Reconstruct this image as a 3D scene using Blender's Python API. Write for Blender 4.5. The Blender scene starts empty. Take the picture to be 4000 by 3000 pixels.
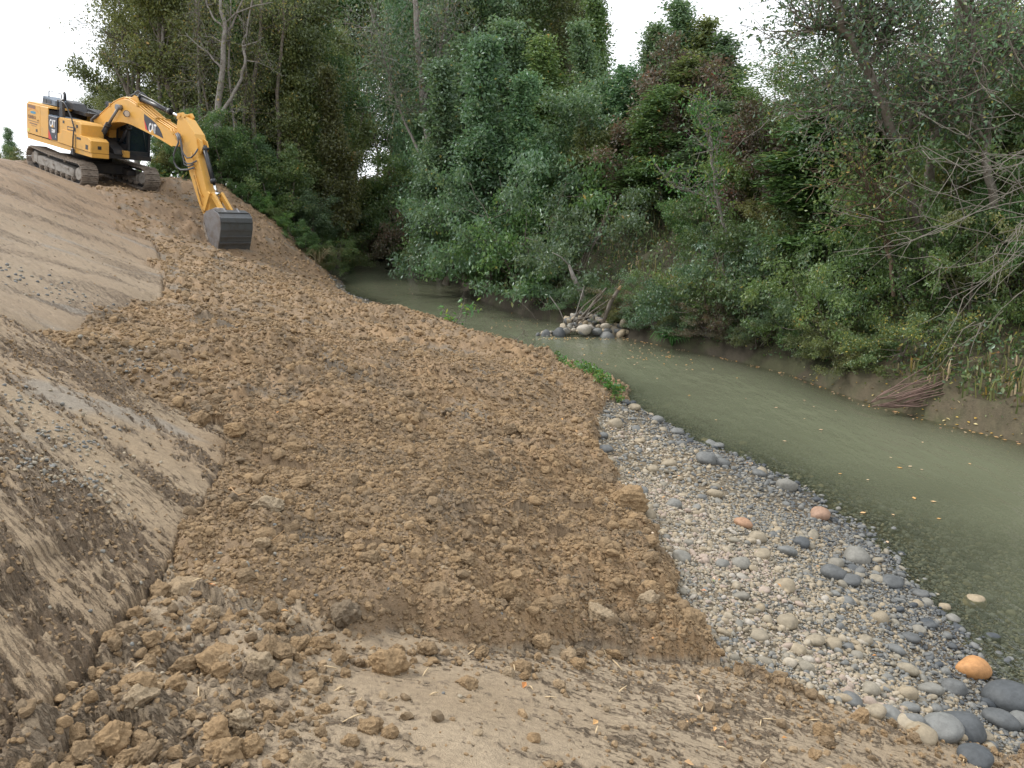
import bpy, math, random
import numpy as np
from mathutils import Vector, Matrix, Euler
R = math.radians
scene = bpy.context.scene
COL = scene.collection
rng = np.random.default_rng(7)
random.seed(7)

# ------------------------------------------------------------------ camera
F_PX, W_PX, H_PX = 1640.0, 2212.0, 1659.0          # photo measured at 2212 x 1659
PITCH = math.atan((829.5 - 450) / F_PX)
CAM_H = 3.0                                        # metres over the water
cam = bpy.data.cameras.new("camera")
cam.sensor_width = 36.0
cam.lens = 36.0 * F_PX / W_PX
cam.clip_start = 0.05
cam.clip_end = 5000
camo = bpy.data.objects.new("camera", cam)
camo.location = (0, 0, CAM_H)
camo.rotation_euler = (math.pi / 2 - PITCH, 0, 0)
COL.objects.link(camo)
scene.camera = camo

# ------------------------------------------------------------------ sky and light
SUN_EL, SUN_AZ = R(46), R(-70)                     # azimuth measured from +Y towards +X
world = bpy.data.worlds.new("World")
scene.world = world
world.use_nodes = True
wn, wl = world.node_tree.nodes, world.node_tree.links
wn.clear()
sky = wn.new("ShaderNodeTexSky"); sky.sky_type = 'NISHITA'; sky.sun_disc = False
sky.sun_elevation = SUN_EL; sky.sun_rotation = SUN_AZ
mixw = wn.new("ShaderNodeMix"); mixw.data_type = 'RGBA'
mixw.inputs[0].default_value = 0.9
mixw.inputs[7].default_value = (12.6, 12.9, 13.4, 1)  # closed bright cloud layer
bg = wn.new("ShaderNodeBackground"); bg.inputs[1].default_value = 0.1
wo = wn.new("ShaderNodeOutputWorld")
wl.new(sky.outputs[0], mixw.inputs[6]); wl.new(mixw.outputs[2], bg.inputs[0]); wl.new(bg.outputs[0], wo.inputs[0])
sun = bpy.data.lights.new("sun", 'SUN'); sun.energy = 2.1; sun.angle = R(12); sun.color = (1, .95, .88)
suno = bpy.data.objects.new("sun", sun)
sd = Vector((math.sin(SUN_AZ) * math.cos(SUN_EL), math.cos(SUN_AZ) * math.cos(SUN_EL), math.sin(SUN_EL)))
suno.rotation_euler = sd.to_track_quat('Z', 'Y').to_euler()
suno.location = (-20, 0, 30)
COL.objects.link(suno)
vs = scene.view_settings
vs.view_transform = 'Standard'; vs.look = 'None'; vs.exposure = 0.38; vs.gamma = 1.0; vs.use_curve_mapping = False
scene.cycles.max_bounces = 6
scene.cycles.diffuse_bounces = 3
scene.cycles.glossy_bounces = 2
scene.cycles.transparent_max_bounces = 8
scene.cycles.use_denoising = True

# ------------------------------------------------------------------ helpers
CP, SP = math.cos(PITCH), math.sin(PITCH)
def ray(u, v):
    x = (u - W_PX / 2) / F_PX; y = (H_PX / 2 - v) / F_PX
    return np.array([x, CP + SP * y, -SP + CP * y])
def atz(u, v, z):
    d = ray(u, v); t = (z - CAM_H) / d[2]
    return np.array([d[0] * t, d[1] * t, z])
def aty(u, v, Y):
    d = ray(u, v); t = Y / d[1]
    return np.array([d[0] * t, Y, CAM_H + d[2] * t])

def tag(o, label=None, cat=None, group=None, kind=None):
    if label: o['label'] = label
    if cat: o['category'] = cat
    if group: o['group'] = group
    if kind: o['kind'] = kind
    return o
def empty(name, loc=(0, 0, 0)):
    o = bpy.data.objects.new(name, None); o.location = loc; o.empty_display_size = .2
    COL.objects.link(o); return o
def link_mesh(name, me, mat=None, parent=None):
    o = bpy.data.objects.new(name, me)
    if mat is not None and not me.materials: me.materials.append(mat)
    COL.objects.link(o)
    if parent is not None: o.parent = parent
    return o
def np_mesh(name, V, Fq, smooth=True):
    """mesh from arrays; Fq (n,3) or (n,4)"""
    V = np.asarray(V, np.float32); Fq = np.asarray(Fq, np.int32)
    me = bpy.data.meshes.new(name)
    k = Fq.shape[1]
    me.vertices.add(len(V)); me.vertices.foreach_set("co", V.ravel())
    me.loops.add(Fq.size); me.loops.foreach_set("vertex_index", Fq.ravel())
    me.polygons.add(len(Fq))
    me.polygons.foreach_set("loop_start", np.arange(0, Fq.size, k, dtype=np.int32))
    me.polygons.foreach_set("loop_total", np.full(len(Fq), k, np.int32))
    me.polygons.foreach_set("use_smooth", np.full(len(Fq), smooth))
    me.update(calc_edges=True)
    return me
def f_attr(me, name, arr, typ='FLOAT'):
    a = me.attributes.new(name, typ, 'POINT')
    if typ == 'FLOAT': a.data.foreach_set("value", np.asarray(arr, np.float32).ravel())
    elif typ == 'INT': a.data.foreach_set("value", np.asarray(arr, np.int32).ravel())
    elif typ == 'FLOAT_VECTOR': a.data.foreach_set("vector", np.asarray(arr, np.float32).ravel())
    elif typ == 'FLOAT_COLOR': a.data.foreach_set("color", np.asarray(arr, np.float32).ravel())

class MB:
    """collects shapes into one mesh"""
    def __init__(s): s.v = []; s.f = []; s.sm = []
    def add(s, V, Fs, smooth=False):
        o = len(s.v); s.v += [tuple(map(float, p)) for p in V]
        s.f += [tuple(i + o for i in f) for f in Fs]; s.sm += [smooth] * len(Fs); return s
    def box(s, x0, x1, y0, y1, z0, z1, bev=0.0):
        if bev <= 0:
            V = [(x, y, z) for x in (x0, x1) for y in (y0, y1) for z in (z0, z1)]
            return s.add(V, [(0, 1, 3, 2), (4, 6, 7, 5), (0, 4, 5, 1), (2, 3, 7, 6), (0, 2, 6, 4), (1, 5, 7, 3)])
        b = bev
        P = [(x0 + b, z0), (x1 - b, z0), (x1, z0 + b), (x1, z1 - b), (x1 - b, z1), (x0 + b, z1), (x0, z1 - b), (x0, z0 + b)]
        return s.prism(P, y0, y1, bev)
    def prism(s, P, y0, y1, bev=0.0):
        """polygon P in xz, extruded along y, optional edge bevel"""
        n = len(P); c = (sum(p[0] for p in P) / n, sum(p[1] for p in P) / n)
        def ins(p, b):
            d = math.hypot(p[0] - c[0], p[1] - c[1]) or 1
            return (p[0] - (p[0] - c[0]) / d * b, p[1] - (p[1] - c[1]) / d * b)
        if bev > 0: rings = [([ins(p, bev) for p in P], y0), (P, y0 + bev), (P, y1 - bev), ([ins(p, bev) for p in P], y1)]
        else: rings = [(P, y0), (P, y1)]
        V = [(p[0], y, p[1]) for (Q, y) in rings for p in Q]
        Fs = []
        for k in range(len(rings) - 1):
            for i in range(n):
                j = (i + 1) % n
                Fs.append((k * n + i, k * n + j, (k + 1) * n + j, (k + 1) * n + i))
        Fs.append(tuple(range(n - 1, -1, -1))); m = (len(rings) - 1) * n
        Fs.append(tuple(range(m, m + n)))
        return s.add(V, Fs)
    def tube(s, pts, rad, n=8, caps=True, smooth=True):
        pts = [Vector(p) for p in pts]; m = len(pts)
        if not hasattr(rad, '__len__'): rad = [rad] * m
        V = []; Fs = []; up = None
        for i, p in enumerate(pts):
            d = (pts[min(i + 1, m - 1)] - pts[max(i - 1, 0)]).normalized()
            if up is None:
                up = Vector((0, 0, 1)) if abs(d.z) < .9 else Vector((1, 0, 0))
            a = d.cross(up); 
            if a.length < 1e-6: a = d.orthogonal()
            a.normalize(); b = d.cross(a).normalized(); up = -b if False else up
            for k in range(n):
                t = 2 * math.pi * k / n
                V.append(p + (a * math.cos(t) + b * math.sin(t)) * rad[i])
        for i in range(m - 1):
            for k in range(n):
                k2 = (k + 1) % n
                Fs.append((i * n + k, i * n + k2, (i + 1) * n + k2, (i + 1) * n + k))
        s.add(V, Fs, smooth)
        if caps:
            o = len(s.v) - m * n
            s.f += [tuple(o + k for k in range(n - 1, -1, -1)), tuple(o + (m - 1) * n + k for k in range(n))]; s.sm += [False, False]
        return s
    def disc_y(s, cx, cz, y0, y1, r, n=20, hole=0):
        return s.tube([(cx, y0, cz), (cx, y1, cz)], r, n)
    def build(s, name, mat, parent=None):
        me = bpy.data.meshes.new(name); me.from_pydata(s.v, [], s.f)
        me.polygons.foreach_set("use_smooth", s.sm); me.update()
        return link_mesh(name, me, mat, parent)

# ------------------------------------------------------------------ noise
def _h(ix, iy, s):
    h = (ix.astype(np.int64) * 374761393 + iy.astype(np.int64) * 668265263 + s * 974634777) & 0xffffffff
    h = ((h ^ (h >> 13)) * 1274126177) & 0xffffffff
    h = (h ^ (h >> 16)) & 0xffffffff
    return h.astype(np.float64) / 4294967296.0
def perlin(x, y, s=0):
    ix = np.floor(x); iy = np.floor(y); fx = x - ix; fy = y - iy
    def g(dx, dy):
        a = _h(ix + dx, iy + dy, s) * 6.2831853
        return np.cos(a) * (fx - dx) + np.sin(a) * (fy - dy)
    u = fx * fx * fx * (fx * (fx * 6 - 15) + 10); v = fy * fy * fy * (fy * (fy * 6 - 15) + 10)
    a = g(0, 0); b = g(1, 0); c = g(0, 1); d = g(1, 1)
    return (a + (b - a) * u + (c - a) * v + (a - b - c + d) * u * v) * 1.5
def fbm(x, y, o=4, s=0, gain=.5):
    r = 0; a = 1.0
    for k in range(o):
        r = r + a * perlin(x * 2 ** k + 17.3 * k, y * 2 ** k - 9.1 * k, s + k); a *= gain
    return r
def worley(x, y, s=0):
    ix = np.floor(x); iy = np.floor(y)
    f1 = np.full(x.shape, 9.0); f2 = np.full(x.shape, 9.0); cid = np.zeros(x.shape)
    for dx in (-1, 0, 1):
        for dy in (-1, 0, 1):
            cx = ix + dx; cy = iy + dy
            px = cx + _h(cx, cy, s); py = cy + _h(cx, cy, s + 51)
            d = np.hypot(px - x, py - y)
            near = d < f1
            f2 = np.where(near, f1, np.minimum(f2, d)); cid = np.where(near, _h(cx, cy, s + 99), cid)
            f1 = np.where(near, d, f1)
    return f1, f2, cid
def sstep(a, b, x):
    t = np.clip((x - a) / (b - a), 0, 1); return t * t * (3 - 2 * t)

# ------------------------------------------------------------------ terrain control
def XY(l, z=None):
    return np.array([atz(*(p if z is None else (p[0], p[1], z)))[:2] for p in l])
# left waterline, near to far
crest = [(1340, 865, .28), (1200, 785, .34), (1100, 745, .4), (970, 700, .46), (885, 688, .38)]
shoreL = np.vstack([[(8, -8), (6, -2), (4.8, 2.0)],
    XY([(2165, 1490), (2050, 1350), (1950, 1250), (1870, 1160), (1780, 1090), (1640, 1010), (1500, 950), (1400, 895), (1352, 864)], 0),
    XY(crest[1:-1]) + np.array([.55, .35]),
    XY([(850, 688), (800, 650), (740, 620), (708, 598)], 0), [(-8.3, 34), (-11.2, 46), (-20, 53), (-60, 62)]])
# right waterline, near to far
shoreR = np.vstack([[(11, -8), (8.8, 2), (7.6, 6.5)],
    XY([(2212, 957), (2000, 905), (1850, 862), (1700, 806), (1560, 772), (1440, 748), (1350, 728), (1240, 700), (1140, 685), (1040, 650), (990, 610), (850, 568)], 0),
    [(-8.5, 49), (-16, 58), (-30, 66), (-60, 76)]])
soil_clay = [(350, 1270, 1.42), (480, 1290, 1.4), (620, 1310, 1.33), (740, 1390, 1.25), (800, 1385, 1.22), (900, 1350, 1.17), (1000, 1395, 1.1), (1100, 1400, 1.05), (1300, 1405, .85), (1430, 1415, .72), (1560, 1435, .6)]
clay_grav = [(1560, 1435, .6), (1700, 1490, .5), (1850, 1540, .42), (2050, 1600, .3), (2212, 1648, .2)]
soil_grav = [(1560, 1435, .6), (1500, 1330, .55), (1430, 1200, .5), (1390, 1120, .45), (1340, 1050, .42), (1300, 960, .38), (1290, 890, .36), (1345, 862, .28)]
bench_pts = [atz(*p) for p in soil_clay + clay_grav + soil_grav + crest] + [atz(*p) for p in [
    (1106, 1659, 1.4), (600, 1659, 1.5), (1700, 1659, .78), (1400, 1500, .85), (1640, 1300, .38), (1850, 1450, .27), (1500, 1150, .35),
    (1900, 1350, .12), (1400, 960, .25), (1400, 1300, .66), (1200, 1200, .82), (1000, 1300, 1.05), (800, 1250, 1.18), (600, 1250, 1.38), (1106, 1000, .78), (1106, 880, .62), (800, 1000, 1.15),
    (550, 1000, 1.35), (800, 850, 1.05), (800, 760, .9), (650, 800, 1.3), (500, 800, 1.45), (450, 700, 1.5), (300, 760, 1.6), (250, 790, 1.6), (850, 720, .55), (1000, 740, .6),
    (600, 650, 1.15), (700, 650, .6), (450, 620, 1.5), (600, 600, 1.1), (800, 664, .10), (760, 640, .10), (730, 640, .3), (400, 590, 1.6), (400, 700, 1.55), (660, 600, .6)]]
bench_pts += [np.array(p) for p in [(0, 0, 1.42), (-1.2, 0, 1.5), (0, -5, 1.4), (-3, 3, 1.5), (-3.5, 5.5, 1.5), (-4, -5, 1.5), (3, 0, .55), (3, -5, .55), (6, -6, -.1), (-6, 8.5, 1.7), (-8, 14, 1.9), (-8, 9, 1.8)]]
bench_pts += [np.array([*p, 0.0]) for p in shoreL[:19]]
for i in range(1, 12): bench_pts.append(np.array([shoreL[i][0] + 1.6, shoreL[i][1] + 1.3, -.17 if i < 5 else -.26 if i < 7 else -.42])); bench_pts.append(np.array([shoreL[i][0] + 3.0, shoreL[i][1] + 2.5, -.5 if i < 6 else -.8]))
for i in range(12, 19): bench_pts.append(np.array([shoreL[i][0] + 1.0, shoreL[i][1] + .7, -.5]))
# far part: soil heap round the bucket, ridge behind it, machine bench
EXC = dict(loc=(-16.599, 31.136, 4.124), rot=(-.6322, .2029, -.0344))
def rot3(yaw, pit, rol):
    return (Matrix.Rotation(yaw, 3, 'Z') @ Matrix.Rotation(pit, 3, 'Y') @ Matrix.Rotation(rol, 3, 'X'))
EM = rot3(*EXC['rot'])
mach = [np.array(EM @ Vector((x, y, 0)) + Vector(EXC['loc'])) for x in (-2.2, 0, 2.0) for y in (-1.5, 0, 1.5)]
bench_pts += mach
bench_pts += [aty(500, 560, 25.6), aty(545, 556, 26.2), aty(440, 540, 25.0), aty(560, 500, 29.5), aty(620, 560, 28.5), aty(330, 440, 27.5), aty(380, 480, 26.8), aty(400, 520, 24), aty(300, 420, 28.6),
              aty(350, 392, 31.5), aty(400, 400, 32), aty(480, 412, 32.8), aty(560, 462, 32.8), aty(610, 500, 32.3), aty(650, 545, 31.8), aty(480, 470, 30),
              np.array([-11.5, 36, 3.8]), np.array([-16, 38, 4.3]), np.array([-9.8, 36, 2.4]), np.array([-14, 46, 4.1]), np.array([-24, 44, 4.5]), np.array([-24, 34, 4.8]), np.array([-30, 20, 4.8])]
# embankment face beyond the gully (A)
A_toe = [atz(215, 742, 1.6), atz(270, 700, 1.6), atz(348, 640, 1.62), atz(350, 580, 1.68), aty(318, 520, 22.5), aty(300, 490, 24), aty(240, 440, 26), aty(205, 408, 28.0)]
A_pts = A_toe + [aty(0, 662, 7.6), aty(100, 700, 7.9), aty(0, 600, 9.5), aty(100, 560, 12), aty(0, 500, 13.5), aty(0, 420, 18), aty(0, 380, 22), aty(0, 349, 25.5), aty(200, 480, 20), aty(100, 372, 27.5),
                 aty(100, 450, 20), aty(200, 600, 11.5), aty(50, 352, 28.5)] + [np.array(p) for p in [(-20, 20, 4.6), (-21, 30, 4.75), (-14, 10, 4.2), (-10, 4, 4.0), (-25, 10, 4.7), (-25, 36, 4.8), (-30, 0, 4.7)]] + mach
def rbf(pts, c=.25, reg=1e-3):
    P = np.array(pts); n = len(P)
    D = np.sqrt(((P[:, None, :2] - P[None, :, :2]) ** 2).sum(-1) + c * c)
    T = np.hstack([np.ones((n, 1)), P[:, :2]])
    A = np.zeros((n + 3, n + 3)); A[:n, :n] = D + np.eye(n) * reg * -1; A[:n, n:] = T; A[n:, :n] = T.T
    w = np.linalg.solve(A, np.concatenate([P[:, 2], [0, 0, 0]]))
    def f(x, y):
        r = w[n] + w[n + 1] * x + w[n + 2] * y
        for i in range(n): r = r + w[i] * np.sqrt((x - P[i, 0]) ** 2 + (y - P[i, 1]) ** 2 + c * c)
        return r
    return f
benchf = rbf(bench_pts, .3, .01); Af = rbf(A_pts, .5, .01)
Bt = np.array([(1.2, -1.32, 1.5), (1.8, -1.37, 1.5), (2.35, -1.46, 1.46), (3.0, -1.52, 1.42), (3.7, -1.65, 1.4), (4.5, -1.83, 1.36), (5.1, -2.0, 1.33), (5.6, -2.12, 1.3), (7, -2.3, 1.2)])
def sd_line(P, x, y):
    """signed distance to polyline, positive to the right of its direction"""
    best = np.full(x.shape, 1e9); sg = np.ones(x.shape); bp = np.zeros(x.shape)
    for a, b in zip(P[:-1], P[1:]):
        d = b - a; L2 = (d ** 2).sum()
        t = np.clip(((x - a[0]) * d[0] + (y - a[1]) * d[1]) / L2, 0, 1)
        qx = x - a[0] - t * d[0]; qy = y - a[1] - t * d[1]; q = np.hypot(qx, qy)
        pp = ((x - a[0]) * d[1] - (y - a[1]) * d[0]) / math.sqrt(L2); s = np.where(pp >= 0, 1., -1.)   # at a shared corner the segment seen more squarely decides the side
        m = (q < best - 1e-6) | ((q < best + 1e-6) & (np.abs(pp) > bp))
        best = np.where(m, np.minimum(q, best), best); sg = np.where(m, s, sg); bp = np.where(m, np.abs(pp), bp)
    return best * sg
def sd_poly(P, x, y):
    P = np.asarray(P); ins = np.zeros(x.shape, bool); best = np.full(x.shape, 1e9)
    for a, b in zip(P, np.roll(P, -1, 0)):
        d = b - a; t = np.clip(((x - a[0]) * d[0] + (y - a[1]) * d[1]) / ((d ** 2).sum() + 1e-12), 0, 1)
        best = np.minimum(best, np.hypot(x - a[0] - t * d[0], y - a[1] - t * d[1]))
        c = ((a[1] > y) != (b[1] > y)) & (x < (b[0] - a[0]) * (y - a[1]) / (b[1] - a[1] + 1e-12) + a[0])
        ins ^= c
    return np.where(ins, best, -best)
A_line = np.vstack([[(-30, 5.9)], [(-5.6, 6.45)], [(-4.75, 7.35)], np.array(A_toe)[:, :2], [(-16.5, 28.4)], [(-22, 33)], [(-60, 60)]])
clayP = np.vstack([XY(soil_clay), XY(clay_grav)[1:], [(5.2, 2.2), (6, -8), (-6, -8), (-6, 1), (-1.38, 1.8), (-1.5, 2.6), (-1.62, 3.3)]])
gravP = np.vstack([XY(soil_grav), [(2.6, 15), (9, 9), (11, 0), (5.2, 2.2)], XY(clay_grav)[:0:-1]])
spitP = np.vstack([XY([(708, 610, .05), (765, 664, .15), (815, 694, .2), (872, 696, .2)]), [(-1.8, 20.2), (-4, 26), (-6, 31.5), (-7.2, 32.3)]])

def terrain(x, y, detail=True):
    x = np.asarray(x, float); y = np.asarray(y, float)
    warp = .10 * perlin(x * 1.7, y * 1.7, 3) + .05 * perlin(x * 5, y * 5, 4)
    zb = benchf(x, y)
    dR = sd_line(shoreR, x, y); dL = -sd_line(shoreL, x, y)        # dL > 0 on the left land
    far = sstep(34, 38, y)
    zland = 3.9 + .25 * perlin(x * .08, y * .08, 9)
    zb = zb * (1 - far) + far * np.minimum(zland, np.interp(dL, [-3, 0, .6, 2.5, 5], [-.8, 0, .9, 2.9, 3.9]))
    back = sstep(-2, -9, y); zb = zb * (1 - back) + back * np.interp(dL, [-3, 0, 3, 5], [-.6, 0, 1.2, 1.4])
    zb = np.where(dL < -2.0, np.maximum(np.minimum(zb, -.3), -.95), zb)
    # embankment A
    dA = -sd_line(A_line, x, y)                                     # > 0 inside
    zA = Af(x, y) + 0.0
    zA = np.where(dA < 0, zA + dA * 1.3, zA) - .10 * np.clip(1 - np.maximum(dA, 0) / .5, 0, 1) ** 2 * (y < 12)
    tA = sstep(28.5, 33.5, y); zA = zA * (1 - tA) + zb * tA
    far2 = sstep(29, 36, np.hypot(x * .8, y))
    # embankment B
    xt = np.interp(y, Bt[:, 0], Bt[:, 1]) + .04 * perlin(y * 1.6, y * 0 + 3, 8); zt = np.interp(y, Bt[:, 0], Bt[:, 2])
    dB = xt - x
    sl = .50 + .06 * np.sin(y * .9)
    zB = zt + .06 + np.where(dB > 0, sl * dB + .02 * np.sqrt(np.maximum(dB, 0)), dB * 4)
    zB = 4.25 - np.logaddexp(0, (4.25 - zB) * 3) / 3 if False else np.minimum(zB, 4.3 - .15 * np.exp(-np.maximum(dB - 5, 0)))
    nb = ((y - 5.55) * .97 - (-(x + 2.1)) * .245) + .10 * perlin(x * 1.3, y * 1.3, 21)          # > 0 behind the shoulder
    zB = zB - np.maximum(nb + .12, 0) ** 1.15 * 1.1
    z = np.maximum(zb, zB)
    isB = zB > zb
    isA = (zA > z) & (dA > -.5) & (y < 34)
    z = np.where(isA, zA, z); isB &= ~isA
    isA &= ~((y > 28.8))                                            # machine bench is churned soil
    # right bank
    zR = np.interp(dR, [-3, 0, .25, 1.0, 2.2, 4, 6, 9, 30], [-1.2, 0, .28, .7, 1.55, 2.9, 3.6, 4.1, 4.2]) 
    bamp = sstep(.1, 2.5, dR) * (1 - .6 * sstep(12, 30, dR))
    zR = zR + bamp * (.38 * perlin(x * .55, y * .55, 31) + .18 * perlin(x * 1.6, y * 1.6, 32) + .07 * fbm(x * 5, y * 5, 2, 33))
    zR = zR + .10 * perlin(x * 3.1, y * 3.1, 35) * sstep(0, .3, dR)
    isR = (dR > -.02) | (zR > z)
    isR &= ~(dL > 0.3)
    z = np.where(isR, np.maximum(zR, np.where(dL > 0, z, -9)), np.maximum(z, -1.0))
    # far away: level land
    rr = np.hypot(x, y); ff = sstep(75, 110, rr)
    z = z * (1 - ff) + 4.0 * ff
    sc = sd_poly(clayP, x, y) + warp * .9; sg = sd_poly(gravP, x, y) + warp * 1.1; ss = sd_poly(spitP, x, y) + warp
    emb = (isA | isB) & ~isR
    clay = (~emb) & (~isR) & (sc > 0) & (sg < sc)
    grav = (~emb) & (~isR) & (~clay) & ((sg > 0) | (ss > 0))
    forest = (~emb) & (~isR) & (~clay) & (~grav) & ((y > 33.0 + .8 * perlin(x * .7, y * .7, 41)) | (rr > 60) | (dA > 8))
    soil = ~(emb | isR | clay | grav | forest)
    m = dict(emb=emb, clay=clay, grav=grav, forest=forest, soil=soil, bank=isR, dR=dR, dL=dL, sc=sc, sg=sg, isA=isA, isB=isB)
    crumb = np.zeros(x.shape); col = np.zeros(x.shape + (3,))
    if detail:
        lf = fbm(x * .9, y * .9, 3, 60)
        # loose soil -----------------------------------------------------------
        edge = sstep(-.02, .12, -sc) * np.where(sg > 0, 1, sstep(-.05, .15, -sg))
        f1, f2, cid = worley(x * 4.2 + .35 * lf, y * 4.2, 70); g1, g2, gid = worley(x * 10 + 5, y * 10 + lf, 71); h1, h2, hid = worley(x * 24, y * 24, 72)
        k1, k2, kid = worley(x * 1.9 + .3 * perlin(x * 3, y * 3, 5), y * 1.9, 74)
        clump = (1 - np.clip(f1 / .75, 0, 1) ** 2) * (cid ** 2.2) * .12 + (1 - np.clip(g1 / .75, 0, 1) ** 2) * (gid ** 1.6) * .055 + (1 - np.clip(h1 / .75, 0, 1) ** 2) * hid * .024
        clump = clump + (1 - np.clip(k1 / .6, 0, 1) ** 2) * (kid > .72) * .10
        dz = .09 * lf + clump * (.65 + .5 * perlin(x * .6, y * .6, 77)) + .012 * fbm(x * 30, y * 30, 2, 78)
        dz = dz * (.25 + .75 * edge) + .07 * edge
        keep = 1 - .75 * sstep(1.0, .2, dL) * (y > 14)                      # crest stays low at the berm
        keep = keep * (1 - .8 * ((np.abs(x + 16.6) < 2.6) & (np.abs(y - 31) < 2.6)))
        dz = dz + (.010 * fbm(x * 13, y * 13, 3, 79) + .020 * np.abs(fbm(x * 7, y * 7, 3, 76))) 
        z = np.where(soil, z + dz * keep, z)
        # clay and embankment: smeared faces with torn flakes -------------------
        tear = .7 * fbm(x * 3.2 + .4 * lf, y * 9, 3, 80) + .75 * fbm(x * 17, y * 52, 2, 84)
        big = fbm(x * .55, y * .8, 3, 88)
        xe = .85 * x - .53 * y; ye = .53 * x + .85 * y
        tearE = .9 * fbm(xe * .7, ye * 5.5, 3, 90) + .8 * fbm(xe * 7, ye * 28, 3, 94) + .35 * fbm(x * 30, y * 30, 2, 96)
        bigE = fbm(x * .5 + 7, y * .9, 2, 98)
        nearleft = sstep(-.35, -1.2, x) * sstep(1.3, 3.2, 4.6 - y * .55)
        thr = .36 - .45 * big - .60 * nearleft
        cc = sstep(thr, thr + .14, tear + .30 * fbm(x * 40, y * 90, 2, 99))
        ae = .30 * isA
        ce = sstep(.10 - .38 * bigE + ae, .26 - .38 * bigE + ae, tearE) * (1 - .35 * isA)
        crumb = np.where(clay, cc, np.where(emb, ce, 0))
        c1 = (1 - np.clip(h1 / .7, 0, 1)) * hid * .020
        dc = .03 * lf + crumb * (-.006 + c1 + .012 * fbm(x * 20, y * 60, 3, 101)) + nearleft * clump * .8
        de = .05 * lf * .5 + crumb * (-.012 + c1 * 1.3 + .022 * fbm(xe * 10, ye * 40, 3, 103) * (1 + .05 * np.hypot(x, y))) + .016 * fbm(xe * .5, ye * 5, 2, 105)
        # the cut lip at the toe of the near face
        ridge = np.where(isB, .05 * sstep(.30, .34, dB + .06 * perlin(y * 2.2, y * 0, 107) - .0) * (1 - sstep(2.2, 3.4, y)) , 0)
        z = np.where(clay, z + dc, z); z = np.where(emb, z + de + ridge, z)
        z = np.where(grav, z + .02 * lf + .012 * fbm(x * 9, y * 9, 2, 110), z)
        # colours --------------------------------------------------------------
        n1 = fbm(x * .7, y * .7, 3, 120); n2 = fbm(x * 3.5, y * 3.5, 3, 124); n3 = fbm(x * 18, y * 18, 2, 128)
        def mixc(a, b, t): t = np.clip(t, 0, 1)[..., None]; return np.array(a) * (1 - t) + np.array(b) * t
        cs = mixc((.318, .214, .122), (.232, .168, .104), .5 + .75 * n1 + .25 * n2)
        cs = mixc(cs, (.335, .215, .108), sstep(.1, .8, n2 - n1) * .6)
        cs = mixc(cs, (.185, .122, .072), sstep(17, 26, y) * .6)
        cs = mixc(cs, (.175, .152, .12), sstep(.25, .7, fbm(x * 1.3 + 4, y * 1.3, 3, 131)) * .7)
        cs = cs * (1 + .16 * n3 + .18 * (cid - .5))[..., None]
        ccl = mixc((.40, .315, .215), (.34, .26, .17), .5 + .8 * n1 + .3 * n2)
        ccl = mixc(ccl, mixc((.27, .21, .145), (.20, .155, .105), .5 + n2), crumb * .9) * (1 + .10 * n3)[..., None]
        ce_ = mixc((.35, .27, .175), (.305, .22, .135), .5 + .7 * n1)
        ce_ = mixc(ce_, (.28, .215, .145), isA * .6)
        ce_ = mixc(ce_, (.26, .175, .105), sstep(14, 22, y) * .7)
        gst = sstep(.45, .85, fbm(x * .5 + y * .2, y * 1.4 - x * .3, 3, 140)) * .6
        ce_ = mixc(ce_, (.25, .235, .205), gst)
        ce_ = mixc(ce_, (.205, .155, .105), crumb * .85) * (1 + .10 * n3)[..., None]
        cg = mixc((.27, .21, .135), (.19, .17, .13), .5 + n1 + .3 * n2) * (.75 + .3 * n3)[..., None]
        wet = sstep(.9, .05, dL)
        cg = cg * (1 - .35 * wet)[..., None]
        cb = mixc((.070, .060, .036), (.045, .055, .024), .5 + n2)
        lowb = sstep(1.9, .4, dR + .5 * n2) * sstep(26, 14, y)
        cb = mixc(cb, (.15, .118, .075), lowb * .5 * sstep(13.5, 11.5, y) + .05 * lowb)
        cb = mixc(cb, (.045, .036, .024), sstep(1.1, .5, dR) * sstep(12.5, 14.5, y) * .85)  # shade along the waterline put into the bank colour, beyond the bare stretch
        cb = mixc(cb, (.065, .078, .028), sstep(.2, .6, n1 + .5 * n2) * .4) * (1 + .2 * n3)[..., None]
        cf = mixc((.07, .065, .035), (.055, .07, .03), .5 + n2)
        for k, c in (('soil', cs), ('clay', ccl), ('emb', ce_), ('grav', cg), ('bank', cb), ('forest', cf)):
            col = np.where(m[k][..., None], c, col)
        sub = z < -.02
        col = np.where(sub[..., None], col * .8, col)
        m['smear'] = np.stack([np.where(emb, xe, x), np.where(emb, ye, y), z * .3], -1)
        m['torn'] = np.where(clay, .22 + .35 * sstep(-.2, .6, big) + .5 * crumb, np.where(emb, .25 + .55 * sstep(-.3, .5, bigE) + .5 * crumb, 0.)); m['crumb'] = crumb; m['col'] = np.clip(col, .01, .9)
    return z, m
def ground_z(x, y):
    return terrain(np.atleast_1d(x), np.atleast_1d(y))[0]

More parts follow.
